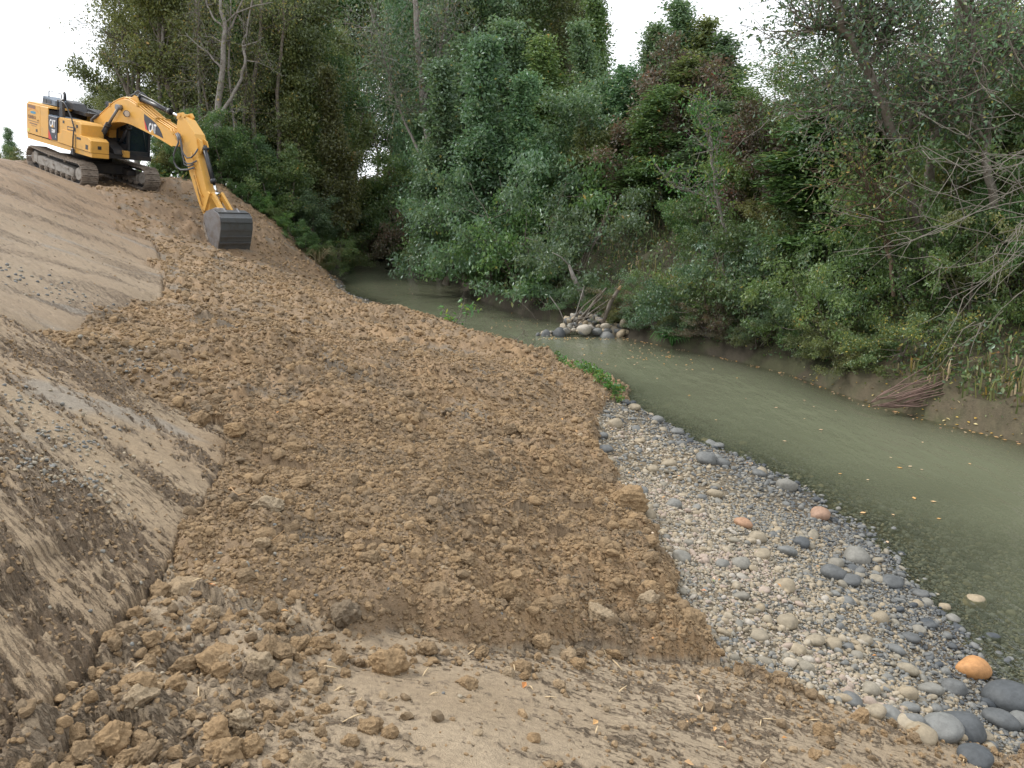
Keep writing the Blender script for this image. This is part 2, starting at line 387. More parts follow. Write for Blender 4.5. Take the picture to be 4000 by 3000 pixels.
# ------------------------------------------------------------------ materials
def nmat(name):
    m = bpy.data.materials.new(name); m.use_nodes = True
    return m, m.node_tree.nodes, m.node_tree.links, m.node_tree.nodes["Principled BSDF"]
def noise_node(N, L, scale, detail=4, vec=None, rough=.6):
    n = N.new("ShaderNodeTexNoise"); n.inputs["Scale"].default_value = scale; n.inputs["Detail"].default_value = detail
    n.inputs["Roughness"].default_value = rough
    if vec is not None: L.new(vec, n.inputs["Vector"])
    return n
def add_bump(N, L, B, src, strength, dist):
    b = N.new("ShaderNodeBump"); b.inputs["Strength"].default_value = strength; b.inputs["Distance"].default_value = dist
    L.new(src, b.inputs["Height"]); L.new(b.outputs[0], B.inputs["Normal"]); return b
def simple(name, color, rough=.5, metal=0, dirt=None, dirt_amt=.5, dscale=3.0, bump=0, spec=.5, dmin=.45):
    m, N, L, B = nmat(name)
    B.inputs["Base Color"].default_value = (*color, 1); B.inputs["Roughness"].default_value = rough
    B.inputs["Metallic"].default_value = metal; B.inputs["Specular IOR Level"].default_value = spec
    if dirt is not None:
        tc = N.new("ShaderNodeTexCoord"); n = noise_node(N, L, dscale, 6, tc.outputs["Object"], .7)
        rp = N.new("ShaderNodeMapRange"); rp.inputs[1].default_value = dmin; rp.inputs[2].default_value = dmin + .22; rp.inputs[3].default_value = 0; rp.inputs[4].default_value = dirt_amt
        L.new(n.outputs[0], rp.inputs[0]); mx = N.new("ShaderNodeMix"); mx.data_type = 'RGBA'
        mx.inputs[6].default_value = (*color, 1); mx.inputs[7].default_value = (*dirt, 1)
        L.new(rp.outputs[0], mx.inputs[0]); L.new(mx.outputs[2], B.inputs["Base Color"])
        if bump: add_bump(N, L, B, n.outputs[0], .6, bump)
    return m

# earth: colour computed with the relief, fine grain here
M_earth, N, L, B = nmat("earth")
at = N.new("ShaderNodeAttribute"); at.attribute_name = "earth_color"
tc = N.new("ShaderNodeTexCoord")
n1 = noise_node(N, L, 38, 6, tc.outputs["Object"], .7); n2 = noise_node(N, L, 150, 3, tc.outputs["Object"], .6)
mr = N.new("ShaderNodeMapRange"); mr.inputs[1].default_value = .25; mr.inputs[2].default_value = .75; mr.inputs[3].default_value = .72; mr.inputs[4].default_value = 1.25
L.new(n1.outputs[0], mr.inputs[0])
vm = N.new("ShaderNodeVectorMath"); vm.operation = 'SCALE'
L.new(at.outputs[0], vm.inputs[0]); L.new(mr.outputs[0], vm.inputs["Scale"]); L.new(vm.outputs[0], B.inputs["Base Color"])
ad = N.new("ShaderNodeMath"); ad.operation = 'ADD'; L.new(n1.outputs[0], ad.inputs[0]); L.new(n2.outputs[0], ad.inputs[1])
bb = add_bump(N, L, B, ad.outputs[0], .75, .020)
# torn flakes of smeared clay: thin plucked scales, longer than wide
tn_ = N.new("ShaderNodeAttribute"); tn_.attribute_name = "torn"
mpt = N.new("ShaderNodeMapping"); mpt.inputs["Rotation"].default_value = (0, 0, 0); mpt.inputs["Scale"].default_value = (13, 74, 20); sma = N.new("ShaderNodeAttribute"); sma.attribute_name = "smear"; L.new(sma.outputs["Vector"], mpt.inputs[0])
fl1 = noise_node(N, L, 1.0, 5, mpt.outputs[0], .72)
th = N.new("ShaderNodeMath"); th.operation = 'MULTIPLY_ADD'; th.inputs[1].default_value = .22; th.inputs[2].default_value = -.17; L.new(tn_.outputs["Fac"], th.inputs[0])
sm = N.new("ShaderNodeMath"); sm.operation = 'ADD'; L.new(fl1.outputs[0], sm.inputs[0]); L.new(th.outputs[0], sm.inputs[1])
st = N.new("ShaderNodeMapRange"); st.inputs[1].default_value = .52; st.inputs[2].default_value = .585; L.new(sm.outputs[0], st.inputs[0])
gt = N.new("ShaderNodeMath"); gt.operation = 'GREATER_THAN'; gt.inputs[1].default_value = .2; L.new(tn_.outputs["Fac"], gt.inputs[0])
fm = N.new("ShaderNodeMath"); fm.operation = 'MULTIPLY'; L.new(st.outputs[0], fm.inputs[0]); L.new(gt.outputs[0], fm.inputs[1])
b2 = N.new("ShaderNodeBump"); b2.invert = True; b2.inputs["Strength"].default_value = .9; b2.inputs["Distance"].default_value = .012
L.new(fm.outputs[0], b2.inputs["Height"]); L.new(bb.outputs[0], b2.inputs["Normal"]); L.new(b2.outputs[0], B.inputs["Normal"])
mxf = N.new("ShaderNodeMix"); mxf.data_type = 'RGBA'; mxf.blend_type = 'MULTIPLY'; mxf.inputs[7].default_value = (.70, .66, .62, 1)  # flake shadows put into the colour, along with slightly moister clay
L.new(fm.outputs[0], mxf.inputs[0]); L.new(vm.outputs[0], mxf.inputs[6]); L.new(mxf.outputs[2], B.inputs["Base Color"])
B.inputs["Roughness"].default_value = .75; B.inputs["Specular IOR Level"].default_value = .35

def tint_mat(name, stops, rough=.8, nscale=25, bump=.01, spec=.3, vary=.35, attr='tint', objspace='Object'):
    """colour picked by the per-piece number 'tint'"""
    m, N, L, B = nmat(name)
    a = N.new("ShaderNodeAttribute"); a.attribute_type = 'INSTANCER'; a.attribute_name = attr
    r = N.new("ShaderNodeValToRGB"); e = r.color_ramp; e.interpolation = 'LINEAR'
    e.elements[0].position = stops[0][0]; e.elements[0].color = (*stops[0][1], 1)
    e.elements[1].position = stops[-1][0]; e.elements[1].color = (*stops[-1][1], 1)
    for p, c in stops[1:-1]: x = e.elements.new(p); x.color = (*c, 1)
    L.new(a.outputs["Fac"], r.inputs[0])
    g = N.new("ShaderNodeNewGeometry"); n = noise_node(N, L, nscale, 5, g.outputs["Position"], .7)
    mr = N.new("ShaderNodeMapRange"); mr.inputs[1].default_value = .28; mr.inputs[2].default_value = .72; mr.inputs[3].default_value = 1 - vary; mr.inputs[4].default_value = 1 + vary
    L.new(n.outputs[0], mr.inputs[0]); v = N.new("ShaderNodeVectorMath"); v.operation = 'SCALE'
    L.new(r.outputs[0], v.inputs[0]); L.new(mr.outputs[0], v.inputs["Scale"]); L.new(v.outputs[0], B.inputs["Base Color"])
    B.inputs["Roughness"].default_value = rough; B.inputs["Specular IOR Level"].default_value = spec
    if bump: add_bump(N, L, B, n.outputs[0], .7, bump)
    return m
M_clod = tint_mat("clod_earth", [(0, (.175, .145, .108)), (.25, (.235, .174, .110)), (.55, (.292, .205, .118)), (.8, (.335, .230, .128)), (1, (.36, .29, .20))], .9, 55, .03, .15, .33)
M_stone = tint_mat("river_stone", [(0, (.060, .068, .075)), (.18, (.13, .133, .128)), (.35, (.175, .178, .168)), (.5, (.24, .215, .165)), (.66, (.31, .25, .165)), (.82, (.35, .30, .22)), (.90, (.38, .35, .30)), (.96, (.30, .19, .13)), (1, (.45, .23, .09))], .62, 30, .004, .4, .28)
M_bark = simple("bark", (.13, .105, .08), .9, 0, (.24, .22, .19), .8, 6, .02, dmin=.42)
M_bark_pale = simple("pale_bark", (.27, .25, .225), .9, 0, (.14, .11, .085), .8, 9, .02, dmin=.45)
M_cutwood = simple("cut_wood", (.55, .38, .20), .8)
M_twig = simple("bare_twig", (.20, .18, .15), .9, 0, (.11, .09, .07), .6, 12)

def leaf_mat(name, stops, trans=.45, gloss=.045):
    m = bpy.data.materials.new(name); m.use_nodes = True; N = m.node_tree.nodes; L = m.node_tree.links; N.clear()
    a = N.new("ShaderNodeAttribute"); a.attribute_name = 'tint'
    oi = N.new("ShaderNodeObjectInfo")
    r = N.new("ShaderNodeValToRGB"); e = r.color_ramp
    e.elements[0].position = stops[0][0]; e.elements[0].color = (*stops[0][1], 1)
    e.elements[1].position = stops[-1][0]; e.elements[1].color = (*stops[-1][1], 1)
    for p, c in stops[1:-1]: x = e.elements.new(p); x.color = (*c, 1)
    L.new(a.outputs["Fac"], r.inputs[0])
    hs = N.new("ShaderNodeHueSaturation"); L.new(r.outputs[0], hs.inputs["Color"])
    mr = N.new("ShaderNodeMapRange"); mr.inputs[3].default_value = .98; mr.inputs[4].default_value = 1.62; L.new(oi.outputs["Random"], mr.inputs[0]); L.new(mr.outputs[0], hs.inputs["Value"])
    mh = N.new("ShaderNodeMapRange"); mh.inputs[3].default_value = .475; mh.inputs[4].default_value = .515
    fr = N.new("ShaderNodeMath"); fr.operation = 'FRACT'; mu = N.new("ShaderNodeMath"); mu.operation = 'MULTIPLY'; mu.inputs[1].default_value = 7.3
    L.new(oi.outputs["Random"], mu.inputs[0]); L.new(mu.outputs[0], fr.inputs[0]); L.new(fr.outputs[0], mh.inputs[0]); L.new(mh.outputs[0], hs.inputs["Hue"])
    d = N.new("ShaderNodeBsdfDiffuse"); t = N.new("ShaderNodeBsdfTranslucent"); g = N.new("ShaderNodeBsdfGlossy"); g.inputs["Roughness"].default_value = .42
    g.inputs[0].default_value = (.85, .93, 1, 1)
    L.new(hs.outputs[0], d.inputs[0]); L.new(hs.outputs[0], t.inputs[0])
    m1 = N.new("ShaderNodeMixShader"); m1.inputs[0].default_value = trans; L.new(d.outputs[0], m1.inputs[1]); L.new(t.outputs[0], m1.inputs[2])
    m2 = N.new("ShaderNodeMixShader"); m2.inputs[0].default_value = gloss; L.new(m1.outputs[0], m2.inputs[1]); L.new(g.outputs[0], m2.inputs[2])
    o = N.new("ShaderNodeOutputMaterial"); L.new(m2.outputs[0], o.inputs[0])
    return m
M_leaf = dict(
    green=leaf_mat("leaf_green", [(0, (.050, .098, .030)), (.6, (.095, .165, .045)), (.9, (.15, .205, .055)), (.97, (.24, .21, .05)), (1, (.38, .24, .05))]),
    blue=leaf_mat("leaf_bluegreen", [(0, (.055, .105, .046)), (.6, (.100, .175, .070)), (.93, (.16, .22, .085)), (1, (.34, .26, .06))], gloss=.06),
    olive=leaf_mat("leaf_olive", [(0, (.070, .092, .028)), (.6, (.125, .15, .045)), (.9, (.19, .20, .06)), (1, (.34, .23, .05))]),
    brown=leaf_mat("leaf_reddish", [(0, (.075, .075, .036)), (.4, (.105, .105, .048)), (.6, (.13, .098, .055)), (.9, (.16, .105, .06)), (1, (.26, .12, .05))]),
    bright=leaf_mat("leaf_bright", [(0, (.05, .13, .03)), (.7, (.09, .20, .04)), (1, (.25, .28, .05))]),
    dry=leaf_mat("dry_grass", [(0, (.10, .11, .04)), (.5, (.20, .18, .08)), (1, (.38, .31, .18))], .2, .03),
    turning=leaf_mat("leaf_turning", [(0, (.05, .085, .03)), (.6, (.10, .14, .04)), (.8, (.22, .21, .05)), (1, (.45, .33, .06))]),
    yellow=leaf_mat("leaf_yellow", [(0, (.16, .19, .04)), (.5, (.38, .30, .05)), (1, (.55, .30, .05))]),
    fallen=leaf_mat("fallen_leaf", [(0, (.42, .22, .05)), (.4, (.55, .36, .08)), (.7, (.60, .50, .30)), (.85, (.28, .16, .08)), (1, (.14, .22, .06))], .2, .04))

# ------------------------------------------------------------------ ground sheet
ang = np.concatenate([np.arange(-180, -46, 3.0), np.arange(-46, -42, .5), np.arange(-42, 42, .1), np.arange(42, 46, .5), np.arange(46, 180, 3.0)])
rad = np.concatenate([[.02, .3, .6, .9, 1.2, 1.4], 1.5 * np.exp(np.arange(0, 620) * .0063), 1.5 * math.exp(620 * .0063) * np.array([1.04, 1.1, 1.3, 1.7, 2.5, 5, 10, 30])])
A_, R_ = np.meshgrid(np.radians(ang), rad, indexing='ij')
gx = (R_ * np.sin(A_)); gy = (R_ * np.cos(A_))
gz, gm = terrain(gx, gy)
na, nr = gx.shape
idx = np.arange(na * nr).reshape(na, nr)
i2 = np.vstack([idx, idx[:1]])
quads = np.stack([i2[:-1, :-1], i2[:-1, 1:], i2[1:, 1:], i2[1:, :-1]], -1).reshape(-1, 4)[:, ::-1]
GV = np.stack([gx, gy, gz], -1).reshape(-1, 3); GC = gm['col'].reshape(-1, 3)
cls = np.zeros(na * nr, int)
under = (gm['dL'] < 0) & (gm['dR'] < 0) & ~gm['grav'] & ~gm['soil']
for k, n_ in enumerate(('soil', 'clay', 'emb', 'grav', 'bank', 'forest')): cls[gm[n_].ravel()] = k
cls[under.ravel()] = 6
# normals for the whole sheet so that neighbouring pieces meet without a seam
fc = cls[quads[:, 0]]
names = ['loose_soil_slope', 'clay_ground', 'embankment', 'gravel_bar', 'river_bank', 'forest_floor', 'river_bed']
GROUND = {}
gx_, gy_ = gx, gy
for k, nm in enumerate(names):
    q = quads[fc == k]
    if len(q) == 0: continue
    un, inv = np.unique(q, return_inverse=True)
    me = np_mesh(nm, GV[un], inv.reshape(-1, 4))
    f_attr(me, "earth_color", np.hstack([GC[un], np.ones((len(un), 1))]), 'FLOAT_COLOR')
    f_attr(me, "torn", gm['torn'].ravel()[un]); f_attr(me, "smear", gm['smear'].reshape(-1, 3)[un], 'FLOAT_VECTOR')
    o = link_mesh(nm, me, M_earth); o['kind'] = 'structure'; GROUND[nm] = o

# ------------------------------------------------------------------ water
st_a, st_r = 4, 4
wi = np.unique(np.concatenate([np.arange(0, 60), np.arange(60, na - 60, st_a), np.arange(na - 60, na)])); wr = np.unique(np.concatenate([np.arange(0, nr - 8, st_r), np.arange(nr - 8, nr)]))
wx = gx[np.ix_(wi, wr)]; wy = gy[np.ix_(wi, wr)]; wz = gz[np.ix_(wi, wr)]
inr = (gm['dL'][np.ix_(wi, wr)] < .6) & (gm['dR'][np.ix_(wi, wr)] < .6) & (np.hypot(wx, wy) < 90)
ii = np.arange(wx.size).reshape(wx.shape)
q = np.stack([ii[:-1, :-1], ii[:-1, 1:], ii[1:, 1:], ii[1:, :-1]], -1).reshape(-1, 4)[:, ::-1]
ok = inr.ravel()[q].any(1); q = q[ok]
un, inv = np.unique(q, return_inverse=True)
me = np_mesh("river_water", np.stack([wx.ravel()[un], wy.ravel()[un], np.zeros(len(un))], -1), inv.reshape(-1, 4))
f_attr(me, "depth", np.clip(-wz.ravel()[un], 0, 2))
m = bpy.data.materials.new("river_water"); m.use_nodes = True; N = m.node_tree.nodes; L = m.node_tree.links; N.clear()
a = N.new("ShaderNodeAttribute"); a.attribute_name = 'depth'
mm = N.new("ShaderNodeMath"); mm.operation = 'MULTIPLY'; mm.inputs[1].default_value = -5.5; L.new(a.outputs["Fac"], mm.inputs[0])
ex = N.new("ShaderNodeMath"); ex.operation = 'EXPONENT'; L.new(mm.outputs[0], ex.inputs[0])
tr = N.new("ShaderNodeBsdfTransparent"); tr.inputs[0].default_value = (.90, .92, .80, 1)
df = N.new("ShaderNodeBsdfDiffuse"); df.inputs[0].default_value = (.150, .160, .105, 1)
mx = N.new("ShaderNodeMixShader"); L.new(ex.outputs[0], mx.inputs[0]); L.new(df.outputs[0], mx.inputs[1]); L.new(tr.outputs[0], mx.inputs[2])
gl = N.new("ShaderNodeBsdfGlossy"); gl.inputs["Roughness"].default_value = .06; gl.inputs[0].default_value = (.95, .97, 1, 1)
fr = N.new("ShaderNodeFresnel"); fr.inputs[0].default_value = 1.33
m2 = N.new("ShaderNodeMixShader"); L.new(fr.outputs[0], m2.inputs[0]); L.new(mx.outputs[0], m2.inputs[1]); L.new(gl.outputs[0], m2.inputs[2])
g = N.new("ShaderNodeNewGeometry"); mp = N.new("ShaderNodeMapping"); mp.inputs["Rotation"].default_value = (0, 0, R(33)); mp.inputs["Scale"].default_value = (2.2, .7, 1)
L.new(g.outputs["Position"], mp.inputs[0])
a1 = noise_node(N, L, 2.2, 3, mp.outputs[0], .5); a2 = noise_node(N, L, 16, 2, g.outputs["Position"], .5)
ms = N.new("ShaderNodeMath"); ms.operation = 'MULTIPLY_ADD'; ms.inputs[1].default_value = .10; L.new(a2.outputs[0], ms.inputs[0]); L.new(a1.outputs[0], ms.inputs[2])
bp = N.new("ShaderNodeBump"); bp.inputs["Strength"].default_value = .45; bp.inputs["Distance"].default_value = .09; L.new(ms.outputs[0], bp.inputs["Height"])
for t in (gl, fr): L.new(bp.outputs[0], t.inputs["Normal"])
oo = N.new("ShaderNodeOutputMaterial"); L.new(m2.outputs[0], oo.inputs[0])
WATER = link_mesh("river_water", me, m); WATER['kind'] = 'structure'

# ------------------------------------------------------------------ lumps and stones
def ico(sub):
    import bmesh
    bm = bmesh.new(); bmesh.ops.create_icosphere(bm, subdivisions=sub, radius=1)
    V = np.array([v.co[:] for v in bm.verts]); Fs = np.array([[v.index for v in f.verts] for f in bm.faces]); bm.free()
    return V, Fs
ICO = {k: ico(k) for k in (1, 2, 3, 4, 5)}
def n3(P, s, sc):
    x, y, z = (P * sc).T
    return (perlin(x + 3.1 * s, y, s) + perlin(y + 1.7, z + s, s + 1) + perlin(z, x + 5, s + 2)) / 1.6
def clod_mesh(name, s, sub):
    V, Fs = ICO[sub]; r = np.random.default_rng(s)
    P = V.copy()
    for k in range(7):                       # broken flat faces
        d = r.normal(size=3); d /= np.linalg.norm(d); h = r.uniform(.55, .85)
        e = P @ d - h; P = P - np.maximum(e, 0)[:, None] * d * .85
    P = P * (1 + .18 * n3(V, s, 1.5) + .13 * n3(V, s + 9, 3.5) + (.09 * n3(V, s + 19, 8) if sub > 2 else 0) + (.055 * n3(V, s + 29, 17) + .05 * np.abs(n3(V, s + 39, 11)) if sub > 3 else 0))[:, None]
    P = P * np.array([1, r.uniform(.7, 1), r.uniform(.55, .85)])
    me = np_mesh(name, P, Fs, sub > 2); me.materials.append(M_clod); return me
def stone_mesh(name, s, sub):
    V, Fs = ICO[sub]; r = np.random.default_rng(s)
    P = V * (1 + .13 * n3(V, s, 1.0))[:, None]
    for k in range(3):
        d = r.normal(size=3); d /= np.linalg.norm(d); e = P @ d - .78; P = P - np.maximum(e, 0)[:, None] * d * .7
    P = P * np.array([1, r.uniform(.62, .95), r.uniform(.4, .7)])
    me = np_mesh(name, P, Fs, True); me.materials.append(M_stone); return me
CL_B = [clod_mesh("clod_big", 100 + i, 5) for i in range(7)]
CL_M = [clod_mesh("clod_mid", 120 + i, 3) for i in range(6)]
ST_B = [stone_mesh("stone_big", 200 + i, 3) for i in range(8)]

def piece_collection(name, meshes):
    c = bpy.data.collections.new(name)
    for i, me in enumerate(meshes):
        o = bpy.data.objects.new("%s_%02d" % (name, i), me); c.objects.link(o)
    return c
C_clod = piece_collection("small_clod", [clod_mesh("small_clod", 140 + i, 2) for i in range(8)])
C_clodm = piece_collection("mid_clod", CL_M)
C_peb = piece_collection("pebble", [stone_mesh("pebble", 240 + i, 2) for i in range(8)])
def gn_scatter(name, P, rot, scl, pick, tint, coll, parent=None):
    me = bpy.data.meshes.new(name); me.vertices.add(len(P)); me.vertices.foreach_set("co", np.asarray(P, np.float32).ravel())
    f_attr(me, "rot", rot, 'FLOAT_VECTOR'); f_attr(me, "scl", scl, 'FLOAT_VECTOR'); f_attr(me, "pick", pick, 'INT'); f_attr(me, "tint", tint)
    o = bpy.data.objects.new(name, me); COL.objects.link(o)
    if parent: o.parent = parent
    ng = bpy.data.node_groups.new(name, 'GeometryNodeTree')
    ng.interface.new_socket("Geometry", in_out='INPUT', socket_type='NodeSocketGeometry'); ng.interface.new_socket("Geometry", in_out='OUTPUT', socket_type='NodeSocketGeometry')
    N, L = ng.nodes, ng.links
    gi = N.new("NodeGroupInput"); go = N.new("NodeGroupOutput"); ip = N.new("GeometryNodeInstanceOnPoints")
    ci = N.new("GeometryNodeCollectionInfo"); ci.inputs[0].default_value = coll; ci.inputs[1].default_value = True; ci.inputs[2].default_value = True
    def na_(n, t):
        a = N.new("GeometryNodeInputNamedAttribute"); a.data_type = t; a.inputs[0].default_value = n; return a.outputs[0]
    L.new(gi.outputs[0], ip.inputs["Points"]); L.new(ci.outputs[0], ip.inputs["Instance"]); ip.inputs["Pick Instance"].default_value = True
    L.new(na_("pick", 'INT'), ip.inputs["Instance Index"]); L.new(na_("rot", 'FLOAT_VECTOR'), ip.inputs["Rotation"]); L.new(na_("scl", 'FLOAT_VECTOR'), ip.inputs["Scale"])
    L.new(ip.outputs[0], go.inputs[0])
    md = o.modifiers.new("scatter", 'NODES'); md.node_group = ng
    o['kind'] = 'stuff'
    return o
def sample(n, rmin, rmax, a0=-40, a1=40, uni=True):
    r = np.sqrt(rng.uniform(rmin ** 2, rmax ** 2, n)) if uni else rmin * (rmax / rmin) ** rng.uniform(0, 1, n)
    t = np.radians(rng.uniform(a0, a1, n)); return r * np.sin(t), r * np.cos(t)
def classes(mask_name, spec, clump=None):
    """spec: (count, radius_lo, radius_hi, rmin, rmax) -> arrays x, y, z, size"""
    X, Y, Z, S = [], [], [], []
    for n, s0, s1, a, b in spec:
        x, y = sample(n, a, b)
        z, m = terrain(x, y)
        ok = m[mask_name] if isinstance(mask_name, str) else mask_name(x, y, z, m)
        if clump is not None: ok &= rng.uniform(0, 1, n) < clump(x, y, m)
        s = s0 * (s1 / s0) ** (rng.uniform(0, 1, n) ** 1.6)
        X.append(x[ok]); Y.append(y[ok]); Z.append(z[ok]); S.append(s[ok])
    return map(np.concatenate, (X, Y, Z, S))
def stuff(name, x, y, z, s, coll, tint, lift=.25, flat=.5, parent=None, nk=8):
    n = len(x); P = np.stack([x, y, z + s * lift], -1)
    rot = np.stack([rng.normal(0, flat, n), rng.normal(0, flat, n), rng.uniform(0, 6.28, n)], -1)
    scl = s[:, None] * rng.uniform(.8, 1.25, (n, 3))
    return gn_scatter(name, P, rot, scl, rng.integers(0, nk, n), tint, coll, parent)

soilo, grav, clayo, embo = GROUND['loose_soil_slope'], GROUND['gravel_bar'], GROUND['clay_ground'], GROUND['embankment']
def put(name, meshes, x, y, z, s, tint, parent, lift=.25, rot=None, aspect=(1, 1, 1)):
    o = bpy.data.objects.new(name, random.choice(meshes)); COL.objects.link(o)
    o.parent = parent
    o.location = (x, y, z + s * lift)
    o.rotation_euler = rot if rot is not None else (random.gauss(0, .4), random.gauss(0, .4), random.uniform(0, 6.28))
    o.scale = (s * aspect[0], s * aspect[1], s * aspect[2]); o['tint'] = float(tint); return o
def hit(u, v, n=260, tmax=60):
    """where the line of sight meets the ground"""
    d = ray(u, v); t = 1.2 * (tmax / 1.2) ** np.linspace(0, 1, n)
    x, y, zz = d[0] * t, d[1] * t, CAM_H + d[2] * t
    g = terrain(x, y, False)[0]
    k = np.argmax(g > zz)
    if k == 0: return None
    a = (zz[k - 1] - g[k - 1]) / ((zz[k - 1] - g[k - 1]) + (g[k] - zz[k]) + 1e-9)
    return np.array([x[k - 1] + a * (x[k] - x[k - 1]), y[k - 1] + a * (y[k] - y[k - 1])])

# named clods of the photograph: u, v, width in px, tint
CLN = [(585, 1150, 66, .97), (655, 1068, 50, .55), (510, 972, 40, .8), (395, 1262, 84, .9), (600, 1200, 40, .7), (565, 1205, 44, .9), (1400, 1200, 52, .55), (1356, 1092, 80, .7), (1492, 1350, 66, .5),
       (1355, 1158, 46, .6), (740, 1150, 34, .6), (910, 785, 36, .6), (1000, 780, 34, .3), (890, 645, 18, .5), (1100, 950, 34, .3), (970, 905, 30, .1), (790, 1095, 34, .7), (885, 1010, 36, .5), (930, 1195, 30, .3),
       (940, 1330, 66, .4), (1085, 1320, 62, .6), (1200, 1340, 44, .5), (1300, 1350, 64, .95), (1165, 1345, 40, .5), (1400, 1325, 50, .95), (800, 1270, 44, .4), (745, 1345, 70, .12), (1010, 1290, 40, .4), (1280, 1060, 30, .6),
       (1280, 985, 36, .7), (1180, 1040, 26, .6), (1090, 905, 26, .7), (640, 985, 32, .5), (430, 905, 44, .5), (470, 870, 36, .3), (520, 1140, 36, .6), (620, 1110, 36, .8)]
CLC = [(470, 1432, 96, .75), (560, 1472, 60, .95), (1010, 1478, 48, .6), (840, 1440, 84, .8), (1130, 1440, 48, .5), (1228, 1408, 44, .9), (798, 1565, 48, .6), (842, 1575, 40, .6), (758, 1598, 36, .6),
       (690, 1398, 48, .7), (488, 1632, 70, .7), (540, 1625, 50, .8), (240, 1612, 66, .8), (320, 1545, 48, .7), (290, 1500, 44, .7), (400, 1440, 50, .5), (330, 1420, 36, .6), (500, 1340, 44, .7), (600, 1490, 40, .7),
       (380, 1500, 46, .7), (1040, 1412, 30, .5), (860, 1405, 30, .5), (280, 1640, 50, .6), (160, 1600, 44, .6), (420, 1560, 34, .6), (620, 1560, 28, .5), (700, 1480, 22, .5)]
for L_, par in ((CLN, soilo), (CLC, clayo)):
    for (u, v, w, t) in L_:
        p = hit(u, v + w * .2)
        if p is None: continue
        dist = np.hypot(p[0], p[1]); s = w / F_PX * math.hypot(dist, 1.6) * .52
        put("clod", CL_B, p[0], p[1], ground_z(p[0], p[1])[0], s, t, par, .22, rot=(random.gauss(0, .25), random.gauss(0, .25), random.uniform(-.6, .6)))
# the rest of the 300 largest
spec = [(150, .05, .10, 8, 24), (420, .03, .075, 4.2, 12), (200, .025, .05, 2.6, 5)]
x, y, z, s = classes('soil', spec); o_ = np.argsort(-s / np.hypot(x, y))[:262]
for i in o_: put("clod", CL_B if s[i] / np.hypot(x[i], y[i]) > .012 else CL_M, x[i], y[i], z[i], s[i], rng.beta(2.5, 2.5), soilo, .12)
nl = lambda x, y, m: .12 + .88 * ((x < -.35 - .1 * y) & (y < 4.3)) + .5 * (m['sc'] < .22)
x, y, z, s = classes('clay', [(500, .028, .075, 1.7, 4.6)], nl); o_ = np.argsort(-s)[:150]
for i in o_: put("clod", CL_B, x[i], y[i], z[i], s[i] * .8, rng.beta(3, 2), clayo, .35)
# small crumbs
sp = [(120000, .005, .012, 2.2, 6.5), (70000, .010, .022, 3, 12), (40000, .019, .045, 6, 24), (14000, .035, .075, 11, 36), (1500, .03, .05, 3.5, 9)]
x, y, z, s = classes('soil', sp); stuff("clods", x, y, z, s, C_clod, np.clip(.5 + .35 * fbm(x * 1.1, y * 1.1, 2, 310) + rng.normal(0, .13, len(x)), 0, .97), parent=soilo, lift=.18)
x, y, z, s = classes('clay', [(26000, .004, .012, 1.6, 5.2), (5000, .010, .026, 1.6, 4.6)], lambda x, y, m: .06 + .94 * ((x < -.35 - .1 * y) & (y < 4.3)) * .6 + .35 * (m['sc'] < .25) + .25 * m['crumb'])
stuff("clods", x, y, z, s, C_clod, rng.beta(3, 2, len(x)), parent=clayo)
x, y, z, s = classes('emb', [(90000, .004, .012, 2.0, 8), (12000, .010, .026, 6, 28)], lambda x, y, m: .03 + .8 * m['crumb'])
stuff("clods", x, y, z, s, C_clod, rng.beta(2, 2.5, len(x)), parent=embo)
# gravel
gspec = [(95000, .007, .014, 3.0, 7.5), (70000, .012, .026, 3.0, 13), (9000, .022, .045, 3, 16), (1200, .035, .05, 3, 16), (9000, .03, .07, 17, 32)]
def gmask(x, y, z, m): return (m['grav'] & (z > -.5))
x, y, z, s = classes(gmask, gspec)
dLg = terrain(x, y, False)[1]['dL']
wetf = np.clip(1 - dLg / 1.3, 0, 1)
dust = fbm(x * .8, y * .8, 2, 300) * .25
tn = np.clip(rng.beta(1.8, 1.5, len(x)) * .80 - .24 * wetf + (.19 + dust) * (1 - wetf), 0, .93)
stuff("pebbles", x, y, z, s, C_peb, tn, lift=.3, flat=.35, parent=grav)
